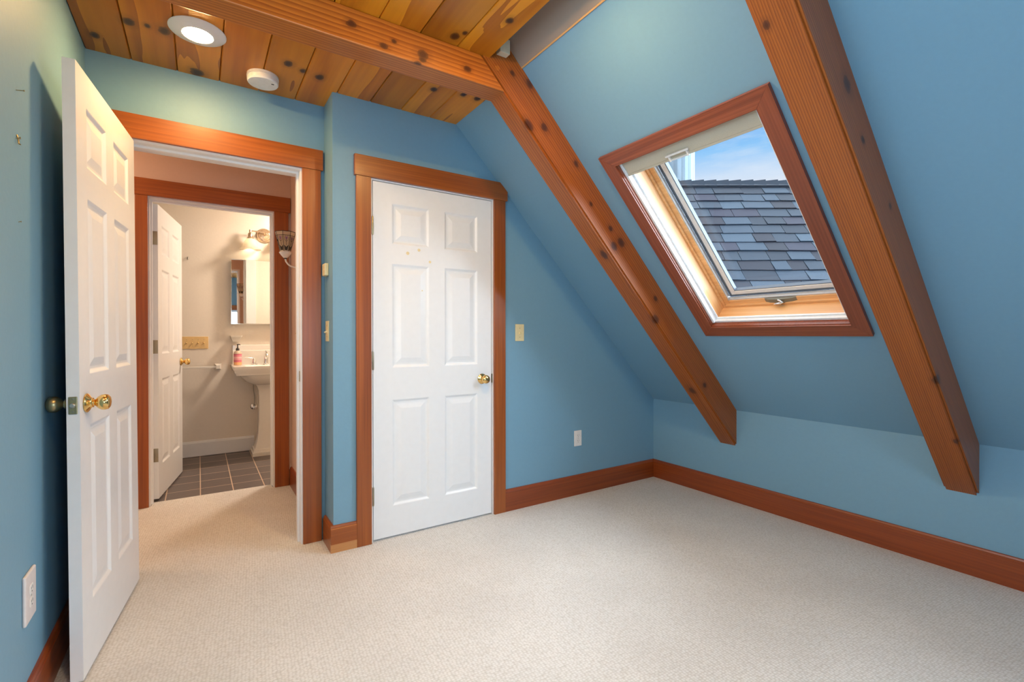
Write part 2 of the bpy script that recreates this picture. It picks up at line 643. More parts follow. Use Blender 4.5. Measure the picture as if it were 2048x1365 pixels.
def emitter(name, col, s):
    m, t, b = base_mat(name)
    b.inputs['Base Color'].default_value = (.8, .8, .8, 1)
    b.inputs['Emission Color'].default_value = (*col, 1)
    b.inputs['Emission Strength'].default_value = s
    return m


WARM = (1.0, .62, .24)
M['lamp'] = emitter('lamp_lens', WARM, 400)
M['lamp_bright'] = emitter('brighter_lamp_lens', WARM, 680)
M['bulb'] = emitter('frosted_bulb', (1.0, .78, .52), 32)
M['shade'] = translucent('frosted_shade_glass', (.92, .86, .76), .6)
M['stain'] = translucent('cream_stained_glass', (.74, .62, .44), .5)
M['amber'] = translucent('amber_stained_glass', (.75, .42, .12), .5)
M['purple'] = plain('purple_stained_glass', (.30, .16, .26), .3)
M['lead'] = plain('dark_lead_came', (.035, .025, .02), .5, .5)
M['leaf'] = plain('dark_leaf_glass', (.04, .035, .03), .3)

# ------------------------------------------------------------------ shell: floors
bm = new()
add_box(bm, (XL - .1, YR - .1, -.06), (XR + .1, YB + .005, 0))
add_box(bm, (-2.5, 3.03, -.06), (XL - .1, YB + .005, 0))
add_box(bm, (-.278, YB + .005, -.06), (.473, 4.185, 0))
struct('floor', bm, M['carpet'], 'off-white looped berber carpet covering bedroom and hall', 'floor')
bm = new()
add_box(bm, (-.278, 4.185, -.06), (.473, YB2 + .005, -.004))
add_box(bm, (-1.2, YB2 + .005, -.06), (1.42, YBB + .1, -.004))
struct('floor_bathroom', bm, M['slate'], 'dark slate tile floor with pale grout in the bathroom', 'floor')

# walls
bm = new()
LY0, LY1, LZ0, LZ1 = -.10, 1.48, 1.30, 2.34
add_box(bm, (XL - .12, YR - .12, 0), (XL, LY0, 2.95))
add_box(bm, (XL - .12, LY1, 0), (XL, YD + .12, 2.95))
add_box(bm, (XL - .12, LY0, 0), (XL, LY1, LZ0))
add_box(bm, (XL - .12, LY0, LZ1), (XL, LY1, 2.95))
struct('wall_left', bm, M['blue'], 'blue wall behind the open white door', 'wall')
bm = new()
add_box(bm, (XL, YD, 0), (-.30, YD + .12, 2.6))
add_box(bm, (.497, YD, 0), (XCH, YD + .12, 2.6))
add_box(bm, (-.30, YD, 2.117), (.497, YD + .12, 2.6))
struct('wall_doorway', bm, M['blue'], 'narrow blue wall around the open doorway to the hall', 'wall')
bm = new()
add_box(bm, (XCH, YC, 0), (.803, YC + .12, 2.6))
def zs(x):
    return ZK + (XR - x) * (ZC - ZK) / (XR - XS)


add_prism(bm, [(1.615, 0), (XR + .05, 0), (XR + .05, zs(XR + .05) + .1), (1.615, zs(1.615) + .1)], 'Y', YC, YC + .12)
add_prism(bm, [(.803, 2.054), (1.615, 2.054), (1.615, zs(1.615) + .1), (1.19, zs(1.19) + .1), (.803, zs(1.19) + .1)], 'Y', YC, YC + .12)
add_box(bm, (XCH, YC + .12, 0), (XCH + .1, YD + .12, 2.6))
struct('wall_closet', bm, M['blue'], 'blue wall around the closed white closet door', 'wall')
bm = new()
add_box(bm, (XR, YR - .12, 0), (XR + .14, YC + .12, ZK + .06))
struct('wall_knee', bm, M['blue'], 'low blue knee wall under the sloped ceiling', 'wall')
# sloped wall with the skylight hole
SY0, SY1, SS0, SS1 = 1.026, 1.755, .825, 1.96
bm = new()
TOPS = 3.35
SH2 = -2.0
add_box(bm, (-.3, YR - .12, -.22), (TOPS, SY0 + SH2, 0))
add_box(bm, (-.3, SY1 + SH2, -.22), (TOPS, SY0, 0))
add_box(bm, (-.3, SY0 + SH2, -.22), (SS0, SY1 + SH2, 0))
add_box(bm, (SS1, SY0 + SH2, -.22), (TOPS, SY1 + SH2, 0))
add_box(bm, (-.3, SY1, -.22), (TOPS, YC + .12, 0))
add_box(bm, (-.3, SY0, -.22), (SS0, SY1, 0))
add_box(bm, (SS1, SY0, -.22), (TOPS, SY1, 0))
struct('wall_slope', bm, M['blue'], 'blue sloped ceiling wall with the skylight set in it', 'wall', mat=MS)
bm = new()
RX0, RX1, RZ0, RZ1 = .36, 1.34, .66, 1.74
add_box(bm, (XL - .12, YR - .12, 0), (RX0, YR, 2.95))
add_prism(bm, [(RX1, 0), (XR + .12, 0), (XR + .12, zs(XR + .12) + .1), (RX1, zs(RX1) + .1), (1.02, 2.95), (1.02, RZ1 + .02), (RX1, RZ1 + .02)], 'Y', YR - .12, YR)
add_box(bm, (RX0, YR - .12, 0), (RX1, YR, RZ0))
add_box(bm, (RX0, YR - .12, RZ1), (RX1, YR, 2.95))
struct('wall_rear', bm, M['blue'], 'blue gable wall behind the viewpoint', 'wall')

# board ceiling: tongue and groove boards along Y with V grooves
bm = new()
PW, P0 = .179, .093


def boards(x0, x1, y0, y1):
    k = math.floor((x0 - P0) / PW)
    while P0 + k * PW < x1:
        a, b_ = max(x0, P0 + k * PW), min(x1, P0 + (k + 1) * PW)
        g = .0045
        pts = [(a + g, ZC), (b_ - g, ZC), (b_ - .0008, ZC + .0055), (b_ - .0008, ZC + .02), (a + .0008, ZC + .02), (a + .0008, ZC + .0055)]
        add_prism(bm, pts, 'Y', y0, y1)
        k += 1


boards(XL, XS + .02, 2.02, YD)
boards(XL, 1.158, YR, 2.02)
add_box(bm, (XL, YR, ZC + .0205), (1.10, 2.02, ZC + .05))
add_box(bm, (XL, 2.02, ZC + .0205), (XS, YD, ZC + .05))
struct('ceiling', bm, M['ceil'], 'knotty pine tongue-and-groove board ceiling', 'ceiling')
# cavity above the gap between boards and slope
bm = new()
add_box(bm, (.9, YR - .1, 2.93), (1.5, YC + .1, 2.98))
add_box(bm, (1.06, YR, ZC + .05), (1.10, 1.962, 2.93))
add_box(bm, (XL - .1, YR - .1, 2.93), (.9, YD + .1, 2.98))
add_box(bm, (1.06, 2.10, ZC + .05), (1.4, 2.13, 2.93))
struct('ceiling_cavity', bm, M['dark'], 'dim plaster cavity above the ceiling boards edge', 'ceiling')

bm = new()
add_box(bm, (2.596, YR, .0003), (TOPS, 1.962, .004))  # thin taupe slab laid over the slope above the boards
struct('wall_cavity', bm, M['taupe'], 'taupe strip of slope above the ceiling boards', 'wall', mat=MS)
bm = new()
add_box(bm, (2.588, YR, .0003), (2.596, 1.962, .005), .001)  # warm light fringe on the slope, put in as a thin coloured strip
struct('light_fringe', bm, M['fringe_y'], 'thin pale strip painted as the warm light fringe on the slope', 'trim', mat=MS)

# hall and bathroom shell
bm = new()
add_box(bm, (XCH, YD + .12, 0), (XCH + .1, YB, 2.6))
struct('wall_hall_end', bm, M['hall'], 'warm cream hall wall carrying the stained glass sconce', 'wall')
bm = new()
add_box(bm, (-2.5, YB, 0), (-.30, YB + .06, 2.6))
add_box(bm, (.495, YB, 0), (XCH, YB + .06, 2.6))
add_box(bm, (-.30, YB, 2.13), (.495, YB + .06, 2.6))
struct('wall_hall_far', bm, M['hall'], 'warm cream hall wall above the bathroom doorway', 'wall')
bm = new()
add_box(bm, (-2.5, YD + .121, 0), (-.30, YD + .13, 2.6))
add_box(bm, (.497, YD + .121, 0), (XCH, YD + .13, 2.6))
add_box(bm, (-.30, YD + .121, 2.117), (.497, YD + .13, 2.6))
struct('wall_hall_near', bm, M['hall'], 'hall side of the doorway wall', 'wall')
bm = new()
add_box(bm, (-2.6, YD + .12, 0), (-2.5, YB, 2.6))
struct('wall_hall_left', bm, M['hall'], 'far left end wall of the hall', 'wall')
bm = new()
add_box(bm, (-2.6, YD + .12, ZC), (XCH + .1, YB + .06, ZC + .05))
struct('ceiling_hall', bm, M['hall'], 'plain cream hall ceiling', 'ceiling')
bm = new()
add_box(bm, (-1.2, YB + .06, 0), (-.30, YB2, 2.6))
add_box(bm, (.495, YB + .06, 0), (1.5, YB2, 2.53))
add_box(bm, (-.30, YB + .06, 2.13), (.495, YB2, 2.6))
struct('wall_bathroom_front', bm, M['bath'], 'bathroom side of the doorway wall', 'wall')
bm = new()
add_box(bm, (-1.3, YBB, 0), (1.42, YBB + .1, 2.53))
struct('wall_bathroom_back', bm, M['bath'], 'cream bathroom wall behind the pedestal sink', 'wall')
bm = new()
add_box(bm, (-1.3, YB2, 0), (-1.2, YBB, 2.6))
struct('wall_bathroom_left', bm, M['bath'], 'left bathroom wall', 'wall')
bm = new()
add_box(bm, (1.42, YB2, 0), (1.5, YBB + .1, 2.53))
struct('wall_bathroom_right', bm, M['bath'], 'right bathroom wall', 'wall')
bm = new()
add_box(bm, (-1.3, YB + .06, ZC), (1.5, YBB + .1, ZC + .05))
struct('ceiling_bathroom', bm, M['bath'], 'plain cream bathroom ceiling', 'ceiling')


# ------------------------------------------------------------------ baseboards
def basebd(bm, kind, a, b, c, s, h=HB, t=.017, z0=0):
    """profile with a small moulded cap. kind 'X': runs along X from a to b against y=c (s=-1 towards -Y)."""
    pr = [(0, z0), (t, z0), (t, h - .018), (t - .004, h - .014), (t - .004, h - .009), (t - .007, h - .002), (t - .010, h), (0, h)]
    if kind == 'X':
        add_prism(bm, [(c + s * p, z) for p, z in pr], 'X', a, b)
    else:
        add_prism(bm, [(c + s * p, z) for p, z in pr], 'Y', a, b)


bm = new()
basebd(bm, 'Y', YR, YC, XR, -1)
struct('baseboard_knee', bm, M['base_y'], 'long red-brown fir baseboard along the knee wall', 'baseboard')
bm = new()
basebd(bm, 'X', 1.695, XR - .017, YC, -1)
struct('baseboard_closet', bm, M['base_x'], 'red-brown fir baseboard right of the closet door', 'baseboard')
t = thing('baseboard_chase', 'short fir baseboard wrapping the wall corner between two doorways', 'baseboard', (XCH, YC, 0), kind='structure')
bm = new()
basebd(bm, 'X', -.017, .726 - XCH, 0, -1, z0=.045)
part('front_board', bm, M['fir_x'], t)
bm = new()
basebd(bm, 'Y', .0, .18, 0, -1)
part('side_board', bm, M['fir_y'], t)
bm = new()
add_box(bm, (-.0172, -.0172, 0), (.726 - XCH, -.001, .0452))
tag(part('filler_strip', bm, M['pale_x'], t), 'paler wood strip along the bottom')
bm = new()
basebd(bm, 'Y', YR, YD, XL, 1)
struct('baseboard_left', bm, M['base_y'], 'red-brown fir baseboard along the wall behind the open door', 'baseboard')
bm = new()
basebd(bm, 'Y', YD + .15, YB - .02, XCH, -1)
struct('baseboard_hall', bm, M['base_y'], 'short fir baseboard at the end of the hall', 'baseboard')
bm = new()
basebd(bm, 'X', -1.2, .47, YBB, -1, .146, .015)
struct('baseboard_bathroom', bm, M['wtrim'], 'tall white baseboard in the bathroom', 'baseboard')


# ------------------------------------------------------------------ door surrounds
def surround(name, label, x0, x1, h, ox0, ox1, oh, yf, depth, hx0, hx1, hz1, stop_y=None, cut=None, strike=None):
    """casing outer x0..x1 around jamb faces ox0..ox1; wall face yf, jamb depth."""
    t = thing(name, label, 'door trim', (0, yf, 0), kind='structure')
    bm = new()
    cw0, cw1 = ox0 - .010, ox1 + .010
    hz0 = h
    if cut:
        pts = [(hx0, hz0), (hx1, hz0), (hx1, hz0 + cut[1]), (hx1 - cut[0], hz1), (hx0, hz1)]
        add_prism(bm, pts, 'Y', -.024, -.0005, .0015)
    else:
        add_box(bm, (hx0, -.024, hz0), (hx1, -.0005, hz1), .0015)
    part('header_casing', bm, M['fir_x'], t)
    for a, b_ in ((x0, cw0), (cw1, x1)):
        bm = new()
        add_box(bm, (a, -.019, 0), (b_, -.0005, h), .0015)
        part('side_casing', bm, M['fir_z'], t)
    bm = new()
    jt = .0215
    add_box(bm, (ox0 - jt, -.004, 0), (ox0, depth, oh + jt))
    add_box(bm, (ox1, -.004, 0), (ox1 + jt, depth, oh + jt))
    add_box(bm, (ox0, -.004, oh), (ox1, depth, oh + jt))
    if stop_y:
        s0, s1 = stop_y
        add_box(bm, (ox0, s0, 0), (ox0 + .011, s1, oh - .011))
        add_box(bm, (ox1 - .011, s0, 0), (ox1, s1, oh - .011))
        add_box(bm, (ox0, s0, oh - .011), (ox1, s1, oh))
    tag(part('jamb', bm, M['wtrim'], t), 'white painted jamb')
    if strike:
        bm = new()
        sy, sz = strike
        add_box(bm, (ox1 - .0015, sy, sz - .029), (ox1 + .001, sy + .03, sz + .029), .0005)
        tag(part('strike_plate', bm, M['abrass'], t), 'small brass strike plate')
    return t


surround('trim_1', 'fir casing around the open doorway from bedroom to hall', -.388, .583, 2.107, -.278, .475, 2.095, YD, .139,
         -.398, .5945, 2.221, (.040, .075), strike=(.006, .94))
surround('trim_2', 'fir casing around the closed closet door with clipped header corner', .726, 1.695, 2.054, .818, 1.6, 2.046, YC, .12,
         .717, 1.709, 2.169, (.037, .07), cut=(.058, .065), strike=(-.006, .89))
surround('trim_3', 'fir casing around the bathroom doorway beyond the hall', -.357, .585, 2.122, -.280, .476, 2.112, YB, .118,
         -.367, .6, 2.2365, (.05, .082))


# ------------------------------------------------------------------ six panel doors
def door_leaf(wd, h, t, cols, rows):
    """local: x 0..wd, y 0..t, z 0..h; recessed raised-field panels on both faces"""
    bm = new()
    xs = sorted({0, wd, *[v for c in cols for v in c]})
    zs = sorted({0, h, *[v for r in rows for v in r]})
    prof = [(0, 0), (.004, .0015), (.012, .007), (.016, .0085), (.024, .0085), (.030, .0075), (.052, .0025), (.055, .002)]
    for y, sgn in ((0, 1), (t, -1)):
        for x0, x1 in zip(xs, xs[1:]):
            for z0, z1 in zip(zs, zs[1:]):
                if (x0, x1) in cols and (z0, z1) in rows:
                    loops = []
                    for ins, d in prof:
                        loops.append([bm.verts.new(p) for p in ((x0 + ins, y + sgn * d, z0 + ins), (x1 - ins, y + sgn * d, z0 + ins), (x1 - ins, y + sgn * d, z1 - ins), (x0 + ins, y + sgn * d, z1 - ins))])
                    for a, b_ in zip(loops, loops[1:]):
                        for i in range(4):
                            j = (i + 1) % 4
                            bm.faces.new((a[i], a[j], b_[j], b_[i]))
                    bm.faces.new(loops[-1])
                else:
                    bm.faces.new([bm.verts.new(p) for p in ((x0, y, z0), (x1, y, z0), (x1, y, z1), (x0, y, z1))])
    for q in (((0, 0, 0), (0, t, 0), (0, t, h), (0, 0, h)), ((wd, 0, 0), (wd, t, 0), (wd, t, h), (wd, 0, h)),
              ((0, 0, 0), (wd, 0, 0), (wd, t, 0), (0, t, 0)), ((0, 0, h), (wd, 0, h), (wd, t, h), (0, t, h))):
        bm.faces.new([bm.verts.new(p) for p in q])
    bmesh.ops.remove_doubles(bm, verts=bm.verts, dist=1e-5)
    return bm


KNOB = [(.012, .0), (.0125, .020), (.010, .024), (.013, .028), (.021, .034), (.0265, .043), (.0275, .052), (.025, .061), (.018, .066), (.008, .0685), (0, .069)]
ROSE = [(.0315, 0), (.033, .002), (.0325, .005), (.028, .009), (.020, .013), (.0165, .017), (.0165, .020), (.0125, .021)]


def knob(door, x, z, y, sgn, mat):
    mt = Matrix.Translation((x, y, z)) @ Matrix.Rotation(-sgn * PI / 2, 4, 'X')
    bm = new()
    add_lathe(bm, KNOB, mt, 32)
    k = part('door_knob', bm, mat, door, 50)
    bm = new()
    add_lathe(bm, ROSE, mt, 36)
    part('rosette', bm, mat, k, 30)
    return k


def hinge(door, z, y, mat, leaf_edge=None, hgt=.095):
    bm = new()
    add_lathe(bm, [(0, -.006), (.004, -.005), (.0055, 0), (.0055, hgt), (.004, hgt + .005), (0, hgt + .006)], Matrix.Translation((-.003, y, z)), 12)
    if leaf_edge:
        e0, e1 = leaf_edge
        add_box(bm, (-.0022, e0, z), (.0002, e1, z + hgt), .0006)
    hb_ = part('hinge', bm, mat, door, 40)
    return hb_


# open bedroom door
W1, H1 = .75, 2.078
ang = math.radians(-96.65)
MD = Matrix.Translation((-.276, 2.8815, .014)) @ Matrix.Rotation(.0065, 4, 'Y').inverted() @ Matrix.Rotation(ang, 4, 'Z')
bm = door_leaf(W1, H1, .0345, [(.105, .328), (.425, .648)], [(.228, .846), (1.024, 1.640), (1.748, 1.958)])
d1 = struct('door_1', bm, M['white'], 'open white six-panel door standing beside the left wall', 'door', mat=MD)
knob(d1, .69, .926, .0345, 1, M['brass'])
knob(d1, .69, .926, 0, -1, M['abrass'])
bm = new()
add_box(bm, (W1 - .0005, .0055, .897), (W1 + .0015, .029, .955), .002, 2)
lp = tag(part('latch_plate', bm, M['abrass'], d1), 'brass latch plate on the door edge')
bm = new()
mt = Matrix.Translation((W1, .01725, .926)) @ Matrix.Rotation(PI / 2, 4, 'Y')
add_lathe(bm, [(.008, 0), (.008, .009), (.006, .011), (0, .0115)], mt, 16)
part('latch_bolt', bm, M['steel'], lp, 40)
for dz in (-.021, .021):
    bm = new()
    add_lathe(bm, [(.0035, 0), (.0035, .0021), (0, .0025)], Matrix.Translation((W1, .01725, .926 + dz)) @ Matrix.Rotation(PI / 2, 4, 'Y'), 10)
    part('screw', bm, M['hinge'], lp)
for z in (.2, .98, 1.78):
    hinge(d1, z, -.003, M['hinge'])

# closed closet door (opens into the bedroom, hinges on its left)
W2, H2 = .772, 2.030
bm = door_leaf(W2, H2, .035, [(.110, .340), (.441, .671)], [(.173, .787), (.972, 1.572), (1.685, 1.918)])
MD2 = Matrix.Translation((.823, YC + .0005, .012))
d2 = struct('door_2', bm, M['white'], 'closed white six-panel closet door', 'door', mat=MD2)
knob(d2, .703, .878, 0, -1, M['brass'])
for i, z in enumerate((.200, .968, 1.730)):
    hinge(d2, z, -.004, M['hinge'] if i < 2 else M['abrass'])
# yellowed paint spots
bm = new()
for (px, pz, r) in ((.205, 1.640, .010), (.275, 1.665, .009), (.345, 1.600, .008), (.295, 1.425, .004)):
    mt = Matrix.Translation((px, -.0004, pz)) @ Matrix.Rotation(PI / 2, 4, 'X')
    add_lathe(bm, [(r, 0), (r * .9, .0003), (0, .0004)], mt, 14)
M['spot'] = plain('yellowed_glue_spots', (.74, .62, .36), .5)
tag(part('glue_spots', bm, M['spot'], d2), 'yellowish glue spots on the upper rail')

# bathroom door, opens into the bathroom
W3, H3 = .75, 2.088
ang = math.radians(80.7)
bm = door_leaf(W3, H3, .035, [(.105, .328), (.425, .648)], [(.228, .846), (1.024, 1.640), (1.748, 1.958)])
# local y 0 = hall face when closed; pivot on the bathroom face
MD3 = Matrix.Translation((-.2765, 4.2235, .012)) @ Matrix.Rotation(ang, 4, 'Z') @ Matrix.Translation((0, -.035, 0))
d3 = struct('door_3', bm, M['white'], 'white six-panel bathroom door opening inward', 'door', mat=MD3)
knob(d3, .692, .937, 0, -1, M['brass'])
knob(d3, .692, .937, .035, 1, M['brass'])
for z in (.262, 1.03, 1.80):
    hinge(d3, z, .038, M['hinge'], (.002, .036))


# ------------------------------------------------------------------ timber frame
def rafter(name, label, y0, y1, mat_, top):
    dep = .175
    # local (s, y, n): lower end cut vertically along the knee wall
    c, s = SN.x, SD.x
    s_bot = -SN.x * dep / SD.x          # world x equal to XR at n = dep
    bm = new()
    pts = [(0.0, 0.0), (top, 0.0), (top, dep), (s_bot, dep)]
    add_prism(bm, pts, 'Y', y0, y1)
    # prism on axis Y puts the outline in (x, z), which is (s, n) here
    bmesh.ops.bevel(bm, geom=[e for e in bm.edges if abs(e.verts[0].co.y - e.verts[1].co.y) < 1e-6 and abs(e.verts[0].co.z - dep) < 1e-6 and abs(e.verts[1].co.z - dep) < 1e-6],
                    offset=.009, segments=2, affect='EDGES')
    return struct(name, bm, mat_, label, 'beam', mat=MS)


rafter('rafter_beam', 'knotty timber rafter running down the slope beside the closet', 1.962, 2.094, M['rafter1'], 3.2)
rafter('rafter_beam', 'straight-grained timber rafter on the slope right of the skylight', .711, .842, M['rafter2'], 3.2)
bm = new()
add_box(bm, (XL, 1.962, 2.345), (1.36, 2.085, ZC - .0005), .004)
# trim the end to the rafter underside line
bmesh.ops.bisect_plane(bm, geom=bm.verts[:] + bm.edges[:] + bm.faces[:], plane_co=Vector((XR, 0, ZK)) + SN * .1752, plane_no=-SN, clear_outer=True)
bmesh.ops.holes_fill(bm, edges=bm.edges)
struct('tie_beam', bm, M['tie'], 'horizontal timber tie beam under the pine board ceiling', 'beam')
bm = new()
mt = Matrix.Translation((2.659, 1.9612, .135)) @ Matrix.Rotation(PI / 2, 4, 'X')
add_lathe(bm, [(.013, -.01), (.013, .0018), (.012, .0024), (0, .0025)], mt, 20)
pg = tag(obj('timber_peg', bm, M['tie'], mat=MS), 'round wooden peg in the upper end of the knotty rafter', 'peg')
bm = new()
add_box(bm, (1.19, 1.925, 2.507), (1.245, 1.9615, 2.575), .002)
tag(obj('spacer_block', bm, M['blindp']), 'small pale block between board ceiling edge and rafter top', 'block')

# ------------------------------------------------------------------ skylight
win = thing('window_1', 'roof skylight with red-brown wood casing', 'window', kind='structure', mat=MS)
CW = .070


def frame4(bm, y0, y1, s0, s1, wy, ws, n0, n1, bev=0):
    add_box(bm, (s0, y0, n0), (s1, y0 + wy, n1), bev)
    add_box(bm, (s0, y1 - wy, n0), (s1, y1, n1), bev)
    add_box(bm, (s0, y0 + wy, n0), (s0 + ws, y1 - wy, n1), bev)
    add_box(bm, (s1 - ws, y0 + wy, n0), (s1, y1 - wy, n1), bev)


def miter(bm, side, Y0, Y1, S0, S1, wd, n0, n1):
    if side == 'top':
        pts = [(S1, Y0), (S1, Y1), (S1 - wd, Y1 - wd), (S1 - wd, Y0 + wd)]
    elif side == 'bot':
        pts = [(S0, Y0), (S0, Y1), (S0 + wd, Y1 - wd), (S0 + wd, Y0 + wd)]
    elif side == 'a':
        pts = [(S0, Y0), (S1, Y0), (S1 - wd, Y0 + wd), (S0 + wd, Y0 + wd)]
    else:
        pts = [(S0, Y1), (S1, Y1), (S1 - wd, Y1 - wd), (S0 + wd, Y1 - wd)]
    add_prism(bm, pts, 'Z', n0, n1, .0012)


Y0, Y1, S0, S1 = .950, 1.828, .752, 2.030
for side in ('top', 'bot', 'a', 'b'):
    bm = new()
    miter(bm, side, Y0, Y1, S0, S1, .0715, .0003, .020)
    part('casing', bm, M['sky_y' if side in ('top', 'bot') else 'sky_s'], win)
oy0, oy1, os0, os1 = Y0 + .0715, Y1 - .0715, S0 + .0715, S1 - .0715
bm = new()
frame4(bm, oy0 - .004, oy1 + .004, os0 - .004, os1 + .004, .008, .008, -.030, .010)
part('extension_jamb', bm, M['sky_s'], win)
# pine lining
for nm, lo, hi, mt_ in (('a', (os0, oy0, -.150), (os1, oy0 + .012, -.030), 'pine_s'), ('b', (os0, oy1 - .012, -.150), (os1, oy1, -.030), 'pine_s'),
                        ('c', (os0, oy0 + .012, -.150), (os0 + .012, oy1 - .012, -.030), 'pine_y'), ('d', (os1 - .012, oy0 + .012, -.150), (os1, oy1 - .012, -.030), 'pine_y')):
    bm = new()
    add_box(bm, lo, hi)
    part('lining_board', bm, M[mt_], win)
sash = None
bm = new()
frame4(bm, oy0 + .010, oy1 - .010, os0 + .010, os1 - .010, .016, .018, -.165, -.142, .004)
frame4(bm, oy0 + .012, oy1 - .012, os0 + .012, os1 - .012, .040, .040, -.19, -.155, .003)
sash = part('sash', bm, M['pine_y'], win)
bm = new()
frame4(bm, oy0 + .044, oy1 - .044, os0 + .046, os1 - .046, .013, .013, -.185, -.160, .002)
part('aluminium_frame', bm, M['alu'], sash)
bm = new()
frame4(bm, oy0 + .057, oy1 - .057, os0 + .059, os1 - .059, .014, .012, -.215, -.186, .002)
part('gasket', bm, M['alud'], sash)
bm = new()
frame4(bm, oy0 + .066, oy1 - .066, os0 + .068, os1 - .068, .030, .026, -.215, -.188, .003)
part('glazing_bead', bm, M['vinyl'], sash)
bm = new()
frame4(bm, oy0 + .094, oy1 - .094, os0 + .092, os1 - .092, .006, .006, -.216, -.192)
part('spacer_bar', bm, M['alud'], sash)
bm = new()
add_box(bm, (os0 + .07, oy0 + .07, -.210), (os1 - .07, oy1 - .07, -.204))
part('glass_pane', bm, M['glass'], win)
# crank operator at the bottom of the sash
yc = .5 * (oy0 + oy1) + .01
bm = new()
pts = [(yc - .115, -.182), (yc + .115, -.182), (yc + .115, -.166), (yc + .06, -.146), (yc, -.140), (yc - .06, -.146), (yc - .115, -.166)]
v = [(os0 + .018, os0 + .052)]
add_prism(bm, [(p[0], p[1]) for p in pts], 'X', os0 + .020, os0 + .052, .003)
op = tag(part('operator_cover', bm, M['cover'], win), 'curved grey metal latch cover at the sash bottom')
bm = new()
add_tube(bm, [(os0 + .05, yc + .004, -.138), (os0 + .048, yc - .010, -.130), (os0 + .040, yc - .022, -.128), (os0 + .036, yc - .010, -.126), (os0 + .034, yc + .012, -.126), (os0 + .030, yc + .030, -.128)],
         [.004, .006, .006, .007, .006, .003], 10)
part('latch_lever', bm, M['chrome'], op, 50)

# roller blind in its own side rails
bl = thing('roller_blind', 'beige roller blind drawn up at the top of the skylight', 'blind', mat=MS)
for a, b_ in ((oy0 + .003, oy0 + .017), (oy1 - .017, oy1 - .003)):
    bm = new()
    add_box(bm, (os0 + .012, a, -.046), (os1 - .006, b_, -.006), .002)
    sgn = 1 if a < 1.3 else -1
    yy = b_ if sgn > 0 else a
    add_box(bm, (os0 + .012, min(yy, yy + sgn * .010), -.046), (os1 - .006, max(yy, yy + sgn * .010), -.040))
    part('side_rail', bm, M['rail'], bl)
bm = new()
add_box(bm, (os0 + .004, oy0 + .004, -.046), (os0 + .018, oy1 - .004, -.018), .002)
add_box(bm, (os0 + .016, oy0 + .018, -.046), (os0 + .026, oy1 - .018, -.036), .001)
part('bottom_rail', bm, M['rail'], bl)
bm = new()
add_box(bm, (os1 - .075, oy0 + .018, -.036), (os1 - .002, oy1 - .018, -.012), .003)
part('blind_fabric', bm, M['blind'], bl)
bm = new()
add_box(bm, (os1 - .085, oy0 + .016, -.036), (os1 - .074, oy1 - .016, -.010), .002)
part('bottom_bar', bm, M['blind'], bl)
bm = new()
yh = 1.425
add_box(bm, (os1 - .086, yh - .05, -.014), (os1 - .079, yh + .05, -.004), .002)
add_box(bm, (os1 - .060, yh - .062, -.006), (os1 - .050, yh + .062, .004), .003)
for q in (-.052, .044):
    add_box(bm, (os1 - .086, yh + q, -.012), (os1 - .052, yh + q + .008, .001), .002)
tag(part('pull_handle', bm, M['plastic'], bl), 'white plastic pull handle')



def copy_tree(o, parent=None):
    c = o.copy()
    COL.objects.link(c)
    if parent is not None:
        c.parent = parent
    for ch in list(o.children):
        copy_tree(ch, c)
    return c


# a second skylight of the same kind further along the slope, behind the viewpoint
w4 = copy_tree(win)
w4.name = 'window_4'
w4.matrix_world = MS @ Matrix.Translation((0, SH2, 0))
w4['label'] = 'second roof skylight further along the slope, behind the viewpoint'

# window in the left wall, beside the viewpoint
rw = thing('window_2', 'sash window in the left wall beside the viewpoint', 'window', kind='structure')
bm = new()
add_box(bm, (XL, LY0 - .08, LZ0 - .02), (XL + .02, LY0, LZ1))
add_box(bm, (XL, LY1, LZ0 - .02), (XL + .02, LY1 + .08, LZ1))
add_box(bm, (XL, LY0 - .09, LZ1), (XL + .022, LY1 + .09, LZ1 + .11))
add_box(bm, (XL, LY0 - .09, LZ0 - .11), (XL + .02, LY1 + .09, LZ0 - .02))
part('casing', bm, M['fir_z'], rw)
bm = new()
for lo, hi in (((LY0, LZ0), (LY0 + .045, LZ1)), ((LY1 - .045, LZ0), (LY1, LZ1)), ((LY0 + .045, LZ0), (LY1 - .045, LZ0 + .05)), ((LY0 + .045, LZ1 - .045), (LY1 - .045, LZ1)),
               ((LY0 + .045, (LZ0 + LZ1) / 2 - .02), (LY1 - .045, (LZ0 + LZ1) / 2 + .02))):
    add_box(bm, (XL - .085, lo[0], lo[1]), (XL - .045, hi[0], hi[1]))
part('sash', bm, M['wtrim'], rw)
bm = new()
add_box(bm, (XL - .068, LY0 + .04, LZ0 + .04), (XL - .063, LY1 - .04, LZ1 - .04))
part('glass_pane', bm, M['glass'], rw)


rw = thing('window_3', 'low window in the gable wall behind the viewpoint', 'window', kind='structure')
bm = new()
add_box(bm, (RX0 - .08, YR, RZ0 - .10), (RX0, YR + .02, RZ1))
add_box(bm, (RX1, YR, RZ0 - .10), (RX1 + .08, YR + .02, RZ1))
add_box(bm, (RX0 - .09, YR, RZ1), (RX1 + .09, YR + .022, RZ1 + .11))
add_box(bm, (RX0, YR, RZ0 - .10), (RX1, YR + .02, RZ0))
part('casing', bm, M['fir_x'], rw)
bm = new()
for lo, hi in (((RX0, RZ0), (RX0 + .045, RZ1)), ((RX1 - .045, RZ0), (RX1, RZ1)), ((RX0 + .045, RZ0), (RX1 - .045, RZ0 + .05)), ((RX0 + .045, RZ1 - .045), (RX1 - .045, RZ1))):
    add_box(bm, (lo[0], YR - .085, lo[1]), (hi[0], YR - .045, hi[1]))
part('sash', bm, M['wtrim'], rw)
bm = new()
